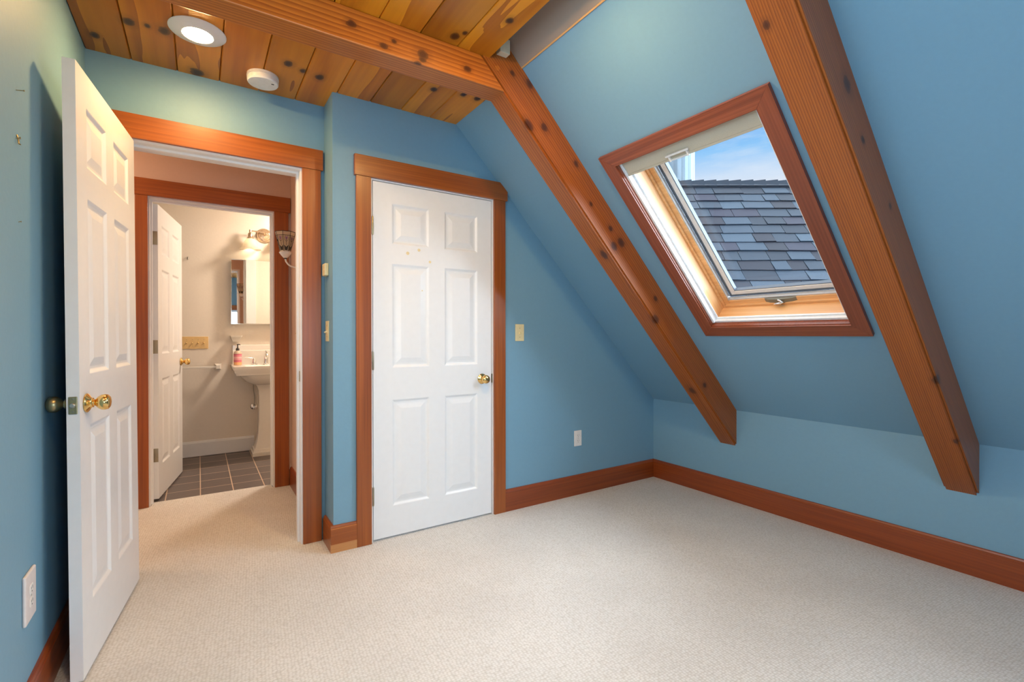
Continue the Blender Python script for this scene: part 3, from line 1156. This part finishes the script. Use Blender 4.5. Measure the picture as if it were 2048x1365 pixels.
add_box(bm, (RX0 + .04, YR - .068, RZ0 + .04), (RX1 - .04, YR - .063, RZ1 - .04))
part('glass_pane', bm, M['glass'], rw)


def portal(name, mat_, sx, sy):
    l = D.lights.new(name, 'AREA')
    l.shape = 'RECTANGLE'
    l.size, l.size_y = sx, sy
    l.cycles.is_portal = True
    o = D.objects.new(name, l)
    COL.objects.link(o)
    o.matrix_world = mat_
    return o


# area lamp points along its local -Z: turn it to face into the room (local +n)
portal('skylight_portal', MS @ Matrix.Translation(((SS0 + SS1) / 2, (SY0 + SY1) / 2, -.216)) @ Matrix.Rotation(PI, 4, 'X'), 1.0, .66)


# ------------------------------------------------------------------ ceiling fixtures
def downlight(x, y, label, lens='lamp', group=None):
    t = thing('recessed_light', label, 'ceiling light', (x, y, ZC), group)
    bm = new()
    add_lathe(bm, [(.054, .0), (.055, -.015), (.058, -.0165), (.104, -.004), (.107, -.001), (.107, .0)], None, 48, False)
    part('trim_ring', bm, M['wtrim'], t, 40)
    bm = new()
    add_lathe(bm, [(.0545, -.012), (.050, -.018), (.040, -.022), (.022, -.025), (0, -.026)], None, 32, False)
    part('lens', bm, M[lens], t, 60)
    return t


downlight(0.0, 2.48, 'glowing recessed ceiling light with white trim ring in the pine ceiling')
downlight(1.0, 1.33, 'recessed ceiling light near the ceiling edge, facing the skylight slope', 'lamp_bright')
downlight(.05, .80, 'recessed ceiling light closest to the left wall window')
sm = thing('smoke_detector', 'round white smoke detector on the pine ceiling', 'smoke detector', (.275, 2.725, ZC))
bm = new()
add_lathe(bm, [(.072, 0), (.073, -.012), (.069, -.013), (.069, -.017), (.072, -.018), (.071, -.034), (.067, -.040), (.05, -.042), (0, -.0425)], None, 48)
part('housing', bm, M['plastic'], sm, 30)
bm = new()
add_box(bm, (.035, -.03, -.044), (.047, -.024, -.041), .0008)
part('test_button', bm, M['slot'], sm)


# ------------------------------------------------------------------ wall plates
def plate_frame(origin, xdir, normal):
    x = Vector(xdir)
    n = Vector(normal)
    z = Vector((0, 0, 1))
    return Matrix(((x.x, z.x, n.x, origin[0]), (x.y, z.y, n.y, origin[1]), (x.z, z.z, n.z, origin[2]), (0, 0, 0, 1)))


def switch(label, mt, mat_, wd=.070, h=.114, n=1, group=None, tilt=-1):
    """local: x across, y up, z out of the wall"""
    t = thing('light_switch', label, 'light switch', group=group, mat=mt)
    bm = new()
    add_box(bm, (-wd / 2, -h / 2, 0), (wd / 2, h / 2, .006), .002)
    part('cover_plate', bm, mat_, t)
    pit = .046
    for i in range(n):
        x = (i - (n - 1) / 2) * pit
        bm = new()
        add_box(bm, (x - .0055, -.012, .0055), (x + .0055, .012, .0075), .0008)
        mq = Matrix.Translation((x, 0, .006)) @ Matrix.Rotation(math.radians(28) * -tilt, 4, 'X')
        vs = add_box(bm, (-.0035, -.004, 0), (.0035, .004, .016))
        for q in vs:
            q.co = mq @ q.co
        part('toggle', bm, mat_, t)
        for sy in (-.030, .030):
            bm = new()
            add_lathe(bm, [(.003, .0055), (.003, .0068), (0, .0072)], Matrix.Translation((x, sy, 0)), 10)
            part('screw', bm, M['abrass'], t)
    return t


def outlet(label, mt, mat_, fmat, wd=.070, h=.114, thick=.006, group=None):
    t = thing('wall_outlet', label, 'power outlet', group=group, mat=mt)
    bm = new()
    add_box(bm, (-wd / 2, -h / 2, 0), (wd / 2, h / 2, thick), min(.004, thick * .45), 2)
    part('cover_plate', bm, mat_, t)
    for s in (-1, 1):
        bm = new()
        add_loft(bm, [rrect(0, s * .0195, .0165, .0140, .008, thick - .001), rrect(0, s * .0195, .0165, .0140, .008, thick + .0008), rrect(0, s * .0195, .0155, .0130, .008, thick + .0014)])
        f = part('receptacle', bm, fmat, t)
        bm = new()
        zt = thick + .0012
        for sx, hh in ((-.0062, .0045), (.0062, .0035)):
            add_box(bm, (sx - .001, s * .0195 + .0035 - hh, zt), (sx + .001, s * .0195 + .0035 + hh, zt + .0006))
        add_lathe(bm, [(.0024, zt), (.0024, zt + .0006)], Matrix.Translation((0, s * .0195 - .0075, 0)), 10)
        part('slots', bm, M['slot'], f)
    bm = new()
    add_lathe(bm, [(.003, thick - .001), (.003, thick + .0007), (0, thick + .001)], None, 10)
    part('screw', bm, M['steel'], t)
    return t


switch('ivory light switch on the blue wall right of the closet door', plate_frame((1.8165, YC, 1.187), (1, 0, 0), (0, -1, 0)), M['ivory'])
outlet('white outlet low on the blue wall right of the closet door', plate_frame((2.332, YC, .411), (1, 0, 0), (0, -1, 0)), M['plastic'], M['plastic'])
outlet('oversized off-white outlet low on the left wall', plate_frame((XL, 1.988, .396), (0, -1, 0), (1, 0, 0)), M['pinkplate'], M['plastic'], .105, .146, .009)
switch('ivory light switch on the corner wall between the two doorways', plate_frame((XCH, 2.815, 1.194), (0, -1, 0), (-1, 0, 0)), M['ivory'])
switch('tan light switch on the hall wall below the stained glass sconce', plate_frame((XCH, 3.79, 1.19), (0, -1, 0), (-1, 0, 0)), M['tan'])
th = thing('thermostat', 'small ivory thermostat on the corner wall above a switch', 'thermostat', mat=plate_frame((XCH, 2.822, 1.537), (0, -1, 0), (-1, 0, 0)))
bm = new()
add_box(bm, (-.032, -.034, 0), (.032, .034, .022), .004)
part('housing', bm, M['ivory'], th)
for q in (-.014, .014):
    bm = new()
    for k in range(4):
        add_box(bm, (-.033 + .0005, q - .009, .007 + k * .003), (-.0318, q + .009, .0085 + k * .003))
    add_box(bm, (.0135, q - .009, .0215), (.0155, q + .009, .0226))
    part('vent_slots', bm, M['slot'], th)

# nails left in the wall
for i, (y, z, lb) in enumerate(((1.909, 1.868, 'small nail sticking out of the left wall, highest of three'), (1.907, 1.731, 'small hook with plaster chip in the left wall, middle of three'),
                                (1.925, 1.497, 'tiny nail in the left wall, lowest of three'))):
    bm = new()
    r = (.0013, .0016, .0009)[i]
    ln = (.016, .008, .005)[i]
    add_tube(bm, [(XL - .004, y, z), (XL + ln, y, z + .003)], r, 8)
    add_lathe(bm, [(0, 0), (r * 2, 0), (r * 2, .0015), (0, .002)], Matrix.Translation((XL + ln, y, z + .003)) @ Matrix.Rotation(PI / 2, 4, 'Y'), 10)
    if i == 1:
        add_tube(bm, [(XL + .001, y + .004, z + .012), (XL + .004, y + .003, z), (XL + .006, y, z - .014), (XL + .010, y, z - .016)], .002, 8)
    tag(obj('wall_nail', bm, M['abrass']), lb, 'nail', 'nails in the left wall')

# ------------------------------------------------------------------ bathroom fittings
switch('wide tan four-gang switch plate on the bathroom wall', plate_frame((-.030, YBB, 1.0985), (1, 0, 0), (0, -1, 0)), M['tan'], .212, .118, 4)
bm = new()
add_tube(bm, [(-.086, YBB + .003, 1.920), (-.086, YBB - .012, 1.918), (-.086, YBB - .016, 1.900), (-.086, YBB - .022, 1.896), (-.086, YBB - .026, 1.904)], .0028, 8)
add_box(bm, (-.091, YBB - .003, 1.897), (-.081, YBB - .0005, 1.925), .001)
tag(obj('wall_hook', bm, M['steel']), 'small metal hook on the bathroom wall above the switch plate', 'hook')

tb = thing('towel_bar', 'white ceramic towel bar on the bathroom wall', 'towel bar', (0, YBB, .862))
bm = new()
add_box(bm, (-.52, -.082, -.009), (.150, -.064, .009), .002)
part('bar', bm, M['ceramic'], tb)
for x in (-.52, .155):
    bm = new()
    add_loft(bm, [rrect(x, 0, .030, .030, .004, 0), rrect(x, 0, .028, .028, .004, .012), rrect(x, 0, .019, .020, .003, .030), rrect(x, 0, .018, .020, .003, .088), rrect(x, 0, .015, .017, .003, .091)],
             Matrix.Rotation(PI / 2, 4, 'X'))
    part('post', bm, M['ceramic'], tb)

sd_ = thing('soap_dish', 'white ceramic soap dish on the wall below the mirror', 'soap dish', (.309, YBB, 1.16))
bm = new()
add_loft(bm, [rrect(0, -.02, .030, .019, .006, -.055), rrect(0, -.025, .034, .024, .006, -.045), rrect(0, -.048, .045, .046, .01, -.012), rrect(0, -.050, .052, .049, .012, 0), rrect(0, -.050, .052, .049, .012, .006),
              rrect(0, -.050, .046, .043, .01, .006), rrect(0, -.050, .042, .040, .01, -.004)])
part('tray', bm, M['ceramic'], sd_, 40)

# medicine cabinet
mc = thing('medicine_cabinet', 'mirror-fronted medicine cabinet above the sink', 'mirror cabinet', (.27, YBB, 1.287))
MCW, MCH = .56, .640
bm = new()
add_box(bm, (.004, -.058, .004), (MCW - .004, -.0005, MCH - .004))
part('case', bm, M['wtrim'], mc)
mrot = Matrix.Translation((MCW, -.060, 0)) @ Matrix.Rotation(math.radians(0), 4, 'Z')
bm = new()
add_box(bm, (-MCW, -.008, 0), (0, -.001, MCH), .002)
for q in bm.verts:
    q.co = mrot @ q.co
mp_ = part('mirror_door', bm, M['mirror'], mc)
bm = new()
add_box(bm, (-MCW - .002, -.010, -.004), (0, -.001, 0), .001)
add_box(bm, (-MCW - .004, -.010, -.004), (-MCW, -.001, MCH + .002), .001)
for q in bm.verts:
    q.co = mrot @ q.co
part('edge_frame', bm, M['chrome'], mp_)

# vanity light
vl = thing('vanity_light', 'two-arm brushed metal vanity light with frosted bell shades', 'wall light', (.568, YBB, 2.196))
bm = new()
add_lathe(bm, [(.074, 0), (.074, .008), (.068, .013), (.060, .013), (.056, .020), (.046, .024), (.040, .024), (.034, .030), (.015, .034), (0, .035)], Matrix.Rotation(PI / 2, 4, 'X'), 48)
part('back_plate', bm, M['nickel'], vl, 25)
bm = new()
add_tube(bm, [(-.140, -.075, .024), (.140, -.075, .024)], .0062, 14)
add_tube(bm, [(0, -.03, 0), (0, -.055, .004), (0, -.075, .022)], .008, 14)
part('arm', bm, M['nickel'], vl, 50)
for sx in (-1, 1):
    x = sx * .133
    bm = new()
    add_lathe(bm, [(.010, .034), (.011, .012), (.010, .006), (.019, .000), (.022, -.010), (.022, -.034), (.027, -.040), (.031, -.058), (.030, -.060), (0, -.060)], Matrix.Translation((x, -.075, 0)), 24)
    part('lamp_holder', bm, M['nickel'], vl, 30)
    bm = new()
    pr = [(.030, -.056), (.040, -.064), (.052, -.084), (.062, -.112), (.071, -.138), (.084, -.152), (.095, -.160), (.096, -.164), (.091, -.161), (.080, -.150), (.068, -.137), (.058, -.111), (.048, -.084), (.036, -.066), (.026, -.058)]
    add_lathe(bm, pr, Matrix.Translation((x, -.075, 0)), 36, False)
    part('bell_shade', bm, M['shade'], vl, 60)
    bm = new()
    add_lathe(bm, [(0, -.135), (.016, -.131), (.026, -.118), (.027, -.104), (.020, -.088), (.013, -.076), (.012, -.060)], Matrix.Translation((x, -.075, 0)), 20)
    part('bulb', bm, M['bulb'], vl, 60)

# pedestal sink
sk = thing('pedestal_sink', 'white pedestal sink against the bathroom wall', 'sink', (.57, 5.31, 0))
bm = new()
add_loft(bm, [rrect(0, .02, .13, .10, .06, .690), rrect(0, .02, .150, .135, .09, .700), rrect(0, .01, .195, .18, .12, .725), rrect(0, 0, .232, .215, .12, .768), rrect(0, 0, .246, .225, .10, .792),
              rrect(0, 0, .282, .236, .03, .796), rrect(0, 0, .287, .239, .02, .816), rrect(0, 0, .294, .243, .02, .820), rrect(0, 0, .301, .246, .015, .846), rrect(0, 0, .306, .249, .015, .850),
              rrect(0, 0, .310, .2495, .015, .872), rrect(0, 0, .308, .2495, .015, .880), rrect(0, 0, .302, .245, .015, .882), rrect(0, 0, .298, .240, .014, .877), rrect(0, 0, .285, .228, .012, .876),
              rrect(0, -.060, .205, .135, .10, .875), rrect(0, -.060, .195, .125, .10, .866), rrect(0, -.055, .165, .100, .09, .790), rrect(0, -.05, .09, .06, .05, .765), rrect(0, -.05, .02, .02, .015, .760)])
part('basin', bm, M['ceramic'], sk, 40)
bm = new()
add_box(bm, (-.29, .222, .872), (.29, .2495, 1.018), .004)
add_box(bm, (-.292, .226, 1.014), (.292, .2495, 1.072), .004)
part('backsplash', bm, M['ceramic'], sk)
bm = new()
add_loft(bm, [rrect(0, .05, .142, .125, .012, -.004), rrect(0, .05, .142, .125, .012, .030), rrect(0, .05, .132, .116, .01, .034), rrect(0, .05, .128, .112, .01, .058), rrect(0, .05, .118, .103, .01, .064),
              rrect(0, .05, .108, .095, .01, .095), rrect(0, .05, .094, .083, .01, .150), rrect(0, .05, .086, .076, .01, .215), rrect(0, .05, .080, .072, .01, .330), rrect(0, .05, .078, .070, .01, .56), rrect(0, .05, .082, .074, .01, .63),
              rrect(0, .05, .098, .086, .015, .675), rrect(0, .04, .118, .098, .03, .697)])
part('pedestal', bm, M['ceramic'], sk, 30)
bm = new()
add_tube(bm, [(0, .150, .876), (0, .150, .905), (0, .148, .955), (0, .135, .985), (0, .105, .990), (0, .075, .975), (0, .062, .950)], [.023, .020, .017, .016, .015, .013, .012], 18)
add_lathe(bm, [(.028, .876), (.028, .884), (.02, .89)], Matrix.Translation((0, .150, 0)), 24)
add_tube(bm, [(0, .150, .985), (0, .152, 1.012)], [.006, .008], 12)
fc = part('spout', bm, M['chrome'], sk, 50)
for sx in (-1, 1):
    bm = new()
    add_lathe(bm, [(.030, .876), (.030, .884), (.022, .890), (.019, .905), (.019, .918), (.014, .926), (.012, .934), (.009, .940), (0, .942)], Matrix.Translation((sx * .105, .150, 0)), 24)
    part('tap', bm, M['chrome'], sk, 35)
    hb2 = new()
    add_tube(hb2, [(sx * .105, .150, .934), (sx * .15, .148, .943), (sx * .182, .145, .952), (sx * .198, .144, .952)], [.007, .006, .007, .004], 12)
    part('tap_lever', hb2, M['chrome'], sk, 50)
bm = new()
for x in (-.026, 0, .026):
    add_lathe(bm, [(.006, .8758), (.006, .8772), (0, .8774)], Matrix.Translation((x, .085, 0)), 12)
part('overflow_holes', bm, M['slot'], sk)

# soap dispenser on the sink deck
sp = thing('soap_dispenser', 'pink-labelled soap pump bottle on the sink corner', 'soap bottle', (.318, 5.425, .877))
bm = new()
add_lathe(bm, [(0, 0), (.031, 0), (.0345, .004), (.0345, .112), (.033, .122), (.026, .134), (.015, .142), (.014, .148), (0, .148)], None, 28)
M['soap'] = plain('orange_clear_soap', (.80, .42, .20), .15)
part('bottle', bm, translucent('clear_soap_bottle', (.82, .66, .52), .3), sp, 40)
bm = new()
add_lathe(bm, [(.0349, .026), (.0352, .028), (.0352, .108), (.0349, .110)], None, 28, False)
m, t_, b_ = base_mat('pink_soap_label')
co = N(t_, 'ShaderNodeTexCoord')
sx_ = N(t_, 'ShaderNodeSeparateXYZ')
t_.links.new(co.outputs['Object'], sx_.inputs[0])
c_ = ramp(t_, mathn(t_, 'MULTIPLY', sx_.outputs[2], 7.5), [(.195, (.75, .38, .14)), (.22, (.62, .14, .20)), (.30, (.68, .22, .27)), (.32, (.45, .08, .13)), (.36, (.72, .30, .34)), (.5, (.78, .45, .45)), (.62, (.70, .22, .29)), (.72, (.66, .17, .25)), (.79, (.36, .05, .10))], 'CONSTANT')
t_.links.new(c_, b_.inputs['Base Color'])
part('paper_label', bm, m, sp)
bm = new()
add_lathe(bm, [(.0355, .002), (.0352, .003), (.0352, .0255), (.0349, .0265)], None, 28, False)
tag(part('soap_band', bm, M['soap'], sp), 'orange soap showing below the label')
bm = new()
add_lathe(bm, [(.016, .144), (.016, .160), (.012, .166), (.006, .172), (.005, .196), (.008, .197), (.008, .206), (0, .207)], None, 18)
add_tube(bm, [(0, 0, .202), (.012, -.012, .203), (.020, -.020, .199)], [.005, .0045, .004], 10)
part('pump', bm, M['black'], sp, 40)

# shutoff valve
sv = thing('shutoff_valve', 'chrome shutoff valve and hose beside the sink pedestal', 'valve', (.466, YBB, .440))
bm = new()
add_lathe(bm, [(.030, 0), (.030, .003), (.018, .010), (.010, .012), (.010, .040), (.016, .042), (.018, .055), (.012, .060), (0, .061)], Matrix.Rotation(PI / 2, 4, 'X'), 24)
part('valve_body', bm, M['chrome'], sv, 35)
bm = new()
add_tube(bm, [(0, -.04, .01), (.004, -.05, .05), (.004, -.065, .11), (-.006, -.075, .17), (-.010, -.10, .23), (-.008, -.108, .256)], .0045, 10)
part('supply_hose', bm, M['steel'], sv, 60)

# ------------------------------------------------------------------ hall sconce (unlit stained glass torch)
SX, SY = .487, 3.53
sc_ = thing('wall_sconce', 'stained glass torch sconce with white arm on the hall wall', 'wall light', (SX, SY, 1.688))
dz = .0
K = 8


def cone(r0, r1, z0, z1, f):
    a0 = PI / K
    out = []
    for i in range(K):
        a = a0 + 2 * PI * i / K
        r = r0 + (r1 - r0) * f
        out.append(Vector((r * math.cos(a), r * math.sin(a), z0 + (z1 - z0) * f)))
    return out


r0, r1, z0, z1 = .033, .063, .045, .172
bm = new()
rows = [cone(r0, r1, z0, z1, f) for f in (0, .8)]
V = [[bm.verts.new(p) for p in r] for r in rows]
for i in range(K):
    j = (i + 1) % K
    bm.faces.new((V[0][i], V[0][j], V[1][j], V[1][i]))
shd = part('glass_shade', bm, M['stain'], sc_)
bm = new()
rows = [cone(r0, r1, z0, z1, .8), cone(r0, r1 + .002, z0, z1, 1.0)]
V = [[bm.verts.new(p) for p in r] for r in rows]
for i in range(K):
    j = (i + 1) % K
    bm.faces.new((V[0][i], V[0][j], V[1][j], V[1][i]))
part('rim_band', bm, M['stain'], shd)
bm = new()
for f, rr in ((0, .0016), (.8, .0016), (1.0, .0020)):
    c = cone(r0, r1 + (.002 if f == 1 else 0), z0, z1, f)
    for i in range(K):
        add_tube(bm, [c[i], c[(i + 1) % K]], rr, 6)
for i in range(K):
    add_tube(bm, [cone(r0, r1, z0, z1, 0)[i], cone(r0, r1 + .002, z0, z1, 1)[i]], .0014, 6)


def facet(i, u, f):
    a, b2 = cone(r0, r1, z0, z1, f)[i], cone(r0, r1, z0, z1, f)[(i + 1) % K]
    p = a.lerp(b2, u)
    return p + Vector((p.x, p.y, 0)).normalized() * .0008


for i in range(K):
    add_tube(bm, [facet(i, .5, .28), facet(i, .5, .62)], .0010, 5)
    for s in (-1, 1):
        add_tube(bm, [facet(i, .5, .48), facet(i, .5 + s * .26, .56), facet(i, .5 + s * .36, .74)], .0009, 5)
part('lead_came', bm, M['lead'], shd)
for i in range(K):
    bm = new()
    bm.faces.new([bm.verts.new(facet(i, u, f)) for u, f in ((.5, .52), (.68, .66), (.66, .78), (.5, .70), (.34, .78), (.32, .66))])
    tag(part('tulip_petals', bm, M['purple'], shd), 'purple glass tulip')
for i in range(K):
    bm = new()
    for s in (-1, 1):
        bm.faces.new([bm.verts.new(facet(i, .5 + s * u, f)) for u, f in ((0, .04), (.28, .04), (.40, .30), (.22, .26), (0, .20))])
    tag(part('tulip_leaves', bm, M['leaf'], shd), 'dark glass leaves')
bm = new()
add_lathe(bm, [(0, 0), (.010, .001), (.016, .006), (.026, .018), (.034, .028), (.039, .036), (.036, .040), (.033, .046), (.030, .046)], None, 28)
part('cup', bm, M['ivory'] if False else M['ceramic'], sc_, 40)
bm = new()
add_lathe(bm, [(.008, -.006), (.010, -.004), (.010, .001)], None, 14)
part('collar', bm, M['lead'], sc_)
bm = new()
arm = [(0, 0, -.004), (.004, 0, -.022), (.016, 0, -.040), (.036, 0, -.052), (.060, 0, -.058), (.085, 0, -.057), (XCH - SX - .006, 0, -.050)]
add_tube(bm, arm, .0055, 12)
part('arm', bm, M['ceramic'], sc_, 60)
bm = new()
add_lathe(bm, [(.045, 0), (.045, .006), (.036, .012), (.012, .015), (0, .015)], Matrix.Translation((XCH - SX, 0, -.050)) @ Matrix.Rotation(-PI / 2, 4, 'Y'), 28)
part('wall_plate', bm, M['ceramic'], sc_, 40)


# what the bathroom mirror shows of the wall opposite
t5 = thing('trim_5', 'white casing on the bathroom side of its doorway', 'door trim', (0, YB2, 0), kind='structure')
for a, b_, z0q, z1q in ((-.385, -.291, 0, 2.122), (.487, .594, 0, 2.122), (-.385, .594, 2.122, 2.22)):
    bm = new()
    add_box(bm, (a, .0005, z0q), (b_, .019, z1q), .0015)
    part('casing', bm, M['wtrim'], t5)
m_, t_, b_ = base_mat('beige_wall_tile')
co = N(t_, 'ShaderNodeTexCoord')
mq_ = N(t_, 'ShaderNodeMapping')
mq_.inputs['Rotation'].default_value = (PI / 2, 0, 0)
t_.links.new(co.outputs['Object'], mq_.inputs[0])
br = N(t_, 'ShaderNodeTexBrick', offset=0.0, i_Scale=1.0)
for k_, v_ in (('Brick Width', .15), ('Row Height', .15), ('Mortar Size', .003)):
    br.inputs[k_].default_value = v_
for k_, v_ in (('Color1', (.60, .52, .40, 1)), ('Color2', (.64, .56, .44, 1)), ('Mortar', (.45, .40, .33, 1))):
    br.inputs[k_].default_value = v_
t_.links.new(mq_.outputs[0], br.inputs['Vector'])
t_.links.new(br.outputs['Color'], b_.inputs['Base Color'])
b_.inputs['Roughness'].default_value = .25
bm = new()
add_box(bm, (.764, YB2 + .0005, 0), (1.42, YB2 + .012, 2.05))
struct('wall_tiles', bm, m_, 'beige tile facing on the bathroom wall beside its doorway', 'wall')

# lamps out of view that light the hall and the bathroom
def flush_light(x, y, label, strength, col, r=.13):
    t = thing('flush_ceiling_light', label, 'ceiling light', (x, y, ZC))
    bm = new()
    add_lathe(bm, [(r, 0), (r, -.02), (r * .95, -.022)], None, 32)
    part('base_ring', bm, M['nickel'], t, 30)
    bm = new()
    add_lathe(bm, [(r * .94, -.022), (r * .85, -.055), (r * .55, -.080), (0, -.09)], None, 32, False)
    part('glass_bowl', bm, emitter('lit_bowl_glass', col, strength), t, 60)


flush_light(-.95, 3.55, 'flush ceiling light in the hall out of view', 75, (1.0, .66, .40))
flush_light(1.15, 5.08, 'flush ceiling light in the bathroom out of view', 270, (1.0, .80, .62))

# ------------------------------------------------------------------ outside: neighbouring roof, flue
RV = Vector((math.cos(YAW), -math.sin(YAW), 0))
FV = Vector((math.sin(YAW), math.cos(YAW), 0))
D0, H0 = 5.5, .3114 * 5.5 + CAMH
TH = math.radians(50)
down = (-FV * math.cos(TH) + Vector((0, 0, -math.sin(TH)))).normalized()
nrm = (Vector((0, 0, 1)) * math.cos(TH) - FV * math.sin(TH)).normalized()
MR = Matrix(((RV.x, down.x, nrm.x, FV.x * D0), (RV.y, down.y, nrm.y, FV.y * D0), (0, down.z, nrm.z, H0), (0, 0, 0, 1)))   # local: x along ridge, y down slope, z out
nr = thing('neighbouring_roof', 'grey shingled roof seen through the skylight', 'roof', mat=MR)
rnd = random.Random(4)
SHC = [(.0140, .0225, .037), (.0200, .033, .052), (.008, .013, .024), (.0135, .013, .027), (.028, .045, .067), (.0065, .007, .0155)]
SHM = [plain('shingle_tint_%s' % n, c, .9, bump=.5, bscale=120, var=.22) for n, c in zip(('slate', 'mist', 'storm', 'plum', 'pale', 'dusk'), SHC)]
bm = new()
EXP = .139
for k in range(22):
    y = .055 + k * EXP
    x = (.72 if k < 16 else 1.8) + rnd.random() * .1
    while x < 6.0:
        wdt = rnd.choice((.16, .2, .24, .28, .32))
        thick = rnd.choice((.008, .014))
        lift = .006
        # wedge: thin at the top, thick at the lower edge
        a = [(x, y, .002), (x + wdt - .005, y, .002), (x + wdt - .005, y + EXP + rnd.choice((0, .006)), lift), (x, y + EXP + rnd.choice((0, .006)), lift)]
        lo_ = [bm.verts.new((p[0], p[1], p[2] - .002)) for p in a]
        hi_ = [bm.verts.new((p[0], p[1], p[2] + (.003 if i < 2 else thick))) for i, p in enumerate(a)]
        fcs = [bm.faces.new(hi_), bm.faces.new(lo_[::-1])]
        for i in range(4):
            j = (i + 1) % 4
            fcs.append(bm.faces.new((lo_[i], lo_[j], hi_[j], hi_[i])))
        mi = rnd.choices(range(6), (5, 4, 3, 2, 3, 1))[0]
        for f in fcs:
            f.material_index = mi
        x += wdt
sh = part('shingle_slope', bm, SHM[0], nr)
for mm in SHM[1:]:
    sh.data.materials.append(mm)
bm = new()
x = .75
while x < 6.0:
    tl = .022
    p = []
    for (yy, z_) in ((.075, .012), (.0, .045), (-.01, .05)):
        p.append((yy, z_))
    a = [bm.verts.new((x, q[0], q[1] - .012)) for q in p] + [bm.verts.new((x + .17, q[0], q[1] + tl - .012)) for q in p]
    b2 = [bm.verts.new((x, q[0], q[1] - .03)) for q in p] + [bm.verts.new((x + .17, q[0], q[1] - .03)) for q in p]
    for s in (0, 1):
        bm.faces.new((a[s], a[s + 1], a[s + 4], a[s + 3]))
    for q in ((a[0], a[3], b2[3], b2[0]), (a[3], a[4], b2[4], b2[3]), (a[4], a[5], b2[5], b2[4]), (a[0], a[1], b2[1], b2[0]), (a[1], a[2], b2[2], b2[1]), (a[2], a[5], b2[5], b2[2])):
        bm.faces.new(q)
    f0 = rnd.choice((0, 1, 2))
    for f in bm.faces:
        pass
    x += .14
rc = part('ridge_cap', bm, SHM[0], nr)
bm = new()
add_prism(bm, [(-.02, -.002), (2.28, -.002), (2.28, -.1), (-.02, -.1)], 'X', .72, 6.0)
add_prism(bm, [(2.28, -.002), (3.1, -.002), (3.1, -.1), (2.28, -.1)], 'X', 1.8, 6.0)
bmesh.ops.remove_doubles(bm, verts=bm.verts, dist=1e-4)
part('roof_deck', bm, M['dark'], nr)
bm = new()
# far side of the ridge
pf = [Vector((0, 0, .02)), Vector((0, 0, -.1))]
for s in (0,):
    back = MR.inverted().to_3x3() @ (FV * math.cos(TH) + Vector((0, 0, -math.sin(TH))))
    q = [Vector((.72, -.01, .02)), Vector((6, -.01, .02)), Vector((6, -.01, .02)) + back * 3, Vector((.72, -.01, .02)) + back * 3]
    top = [bm.verts.new(v_) for v_ in q]
    nb = MR.inverted().to_3x3() @ (FV * -math.sin(TH) - Vector((0, 0, math.cos(TH))))
    bot = [bm.verts.new(v_ + nb * .08) for v_ in q]
    bm.faces.new(top)
    bm.faces.new(bot[::-1])
    for i in range(4):
        j = (i + 1) % 4
        bm.faces.new((top[i], top[j], bot[j], bot[i]))
part('far_slope', bm, SHM[2], nr)

# siding that closes the gable under the rake
bm = new()
inv = MR.inverted()
rp = FV * D0 + Vector((0, 0, H0 - .10))
tri = [rp, rp + down * 2.2, rp + (FV * math.cos(TH) - Vector((0, 0, math.sin(TH)))) * 2.2]
va = [bm.verts.new(inv @ (p_ + RV * .76)) for p_ in tri]
vb = [bm.verts.new(inv @ (p_ + RV * .82)) for p_ in tri]
bm.faces.new(va)
bm.faces.new(vb[::-1])
for i in range(3):
    j = (i + 1) % 3
    bm.faces.new((va[i], va[j], vb[j], vb[i]))
part('gable_siding', bm, M['siding'], nr)

fl_c = FV * 6.15 + RV * 2.085
fl = thing('chimney_flue', 'pale metal chimney flue rising behind the shingled ridge', 'chimney', (fl_c.x, fl_c.y, 1.9))
bm = new()
prof = []
seg = 64
M['flue'] = plain('galvanised_flue', (.21, .27, .32), .9, 0)
z0_, z1_ = 0, 4.2
ring = []
for z_ in (z0_, z1_):
    ring.append([bm.verts.new(((.235 + .004 * math.cos(8 * 2 * PI * i / seg * 2)) * math.cos(2 * PI * i / seg), (.235 + .004 * math.cos(16 * 2 * PI * i / seg)) * math.sin(2 * PI * i / seg), z_)) for i in range(seg)])
for i in range(seg):
    j = (i + 1) % seg
    bm.faces.new((ring[0][i], ring[0][j], ring[1][j], ring[1][i]))
bm.faces.new(ring[1])
part('pipe', bm, M['flue'], fl)
bm = new()
add_lathe(bm, [(.25, 4.15), (.30, 4.2), (.30, 4.3), (.12, 4.42), (0, 4.43)], None, 32)
part('rain_cap', bm, M['flue'], fl, 30)
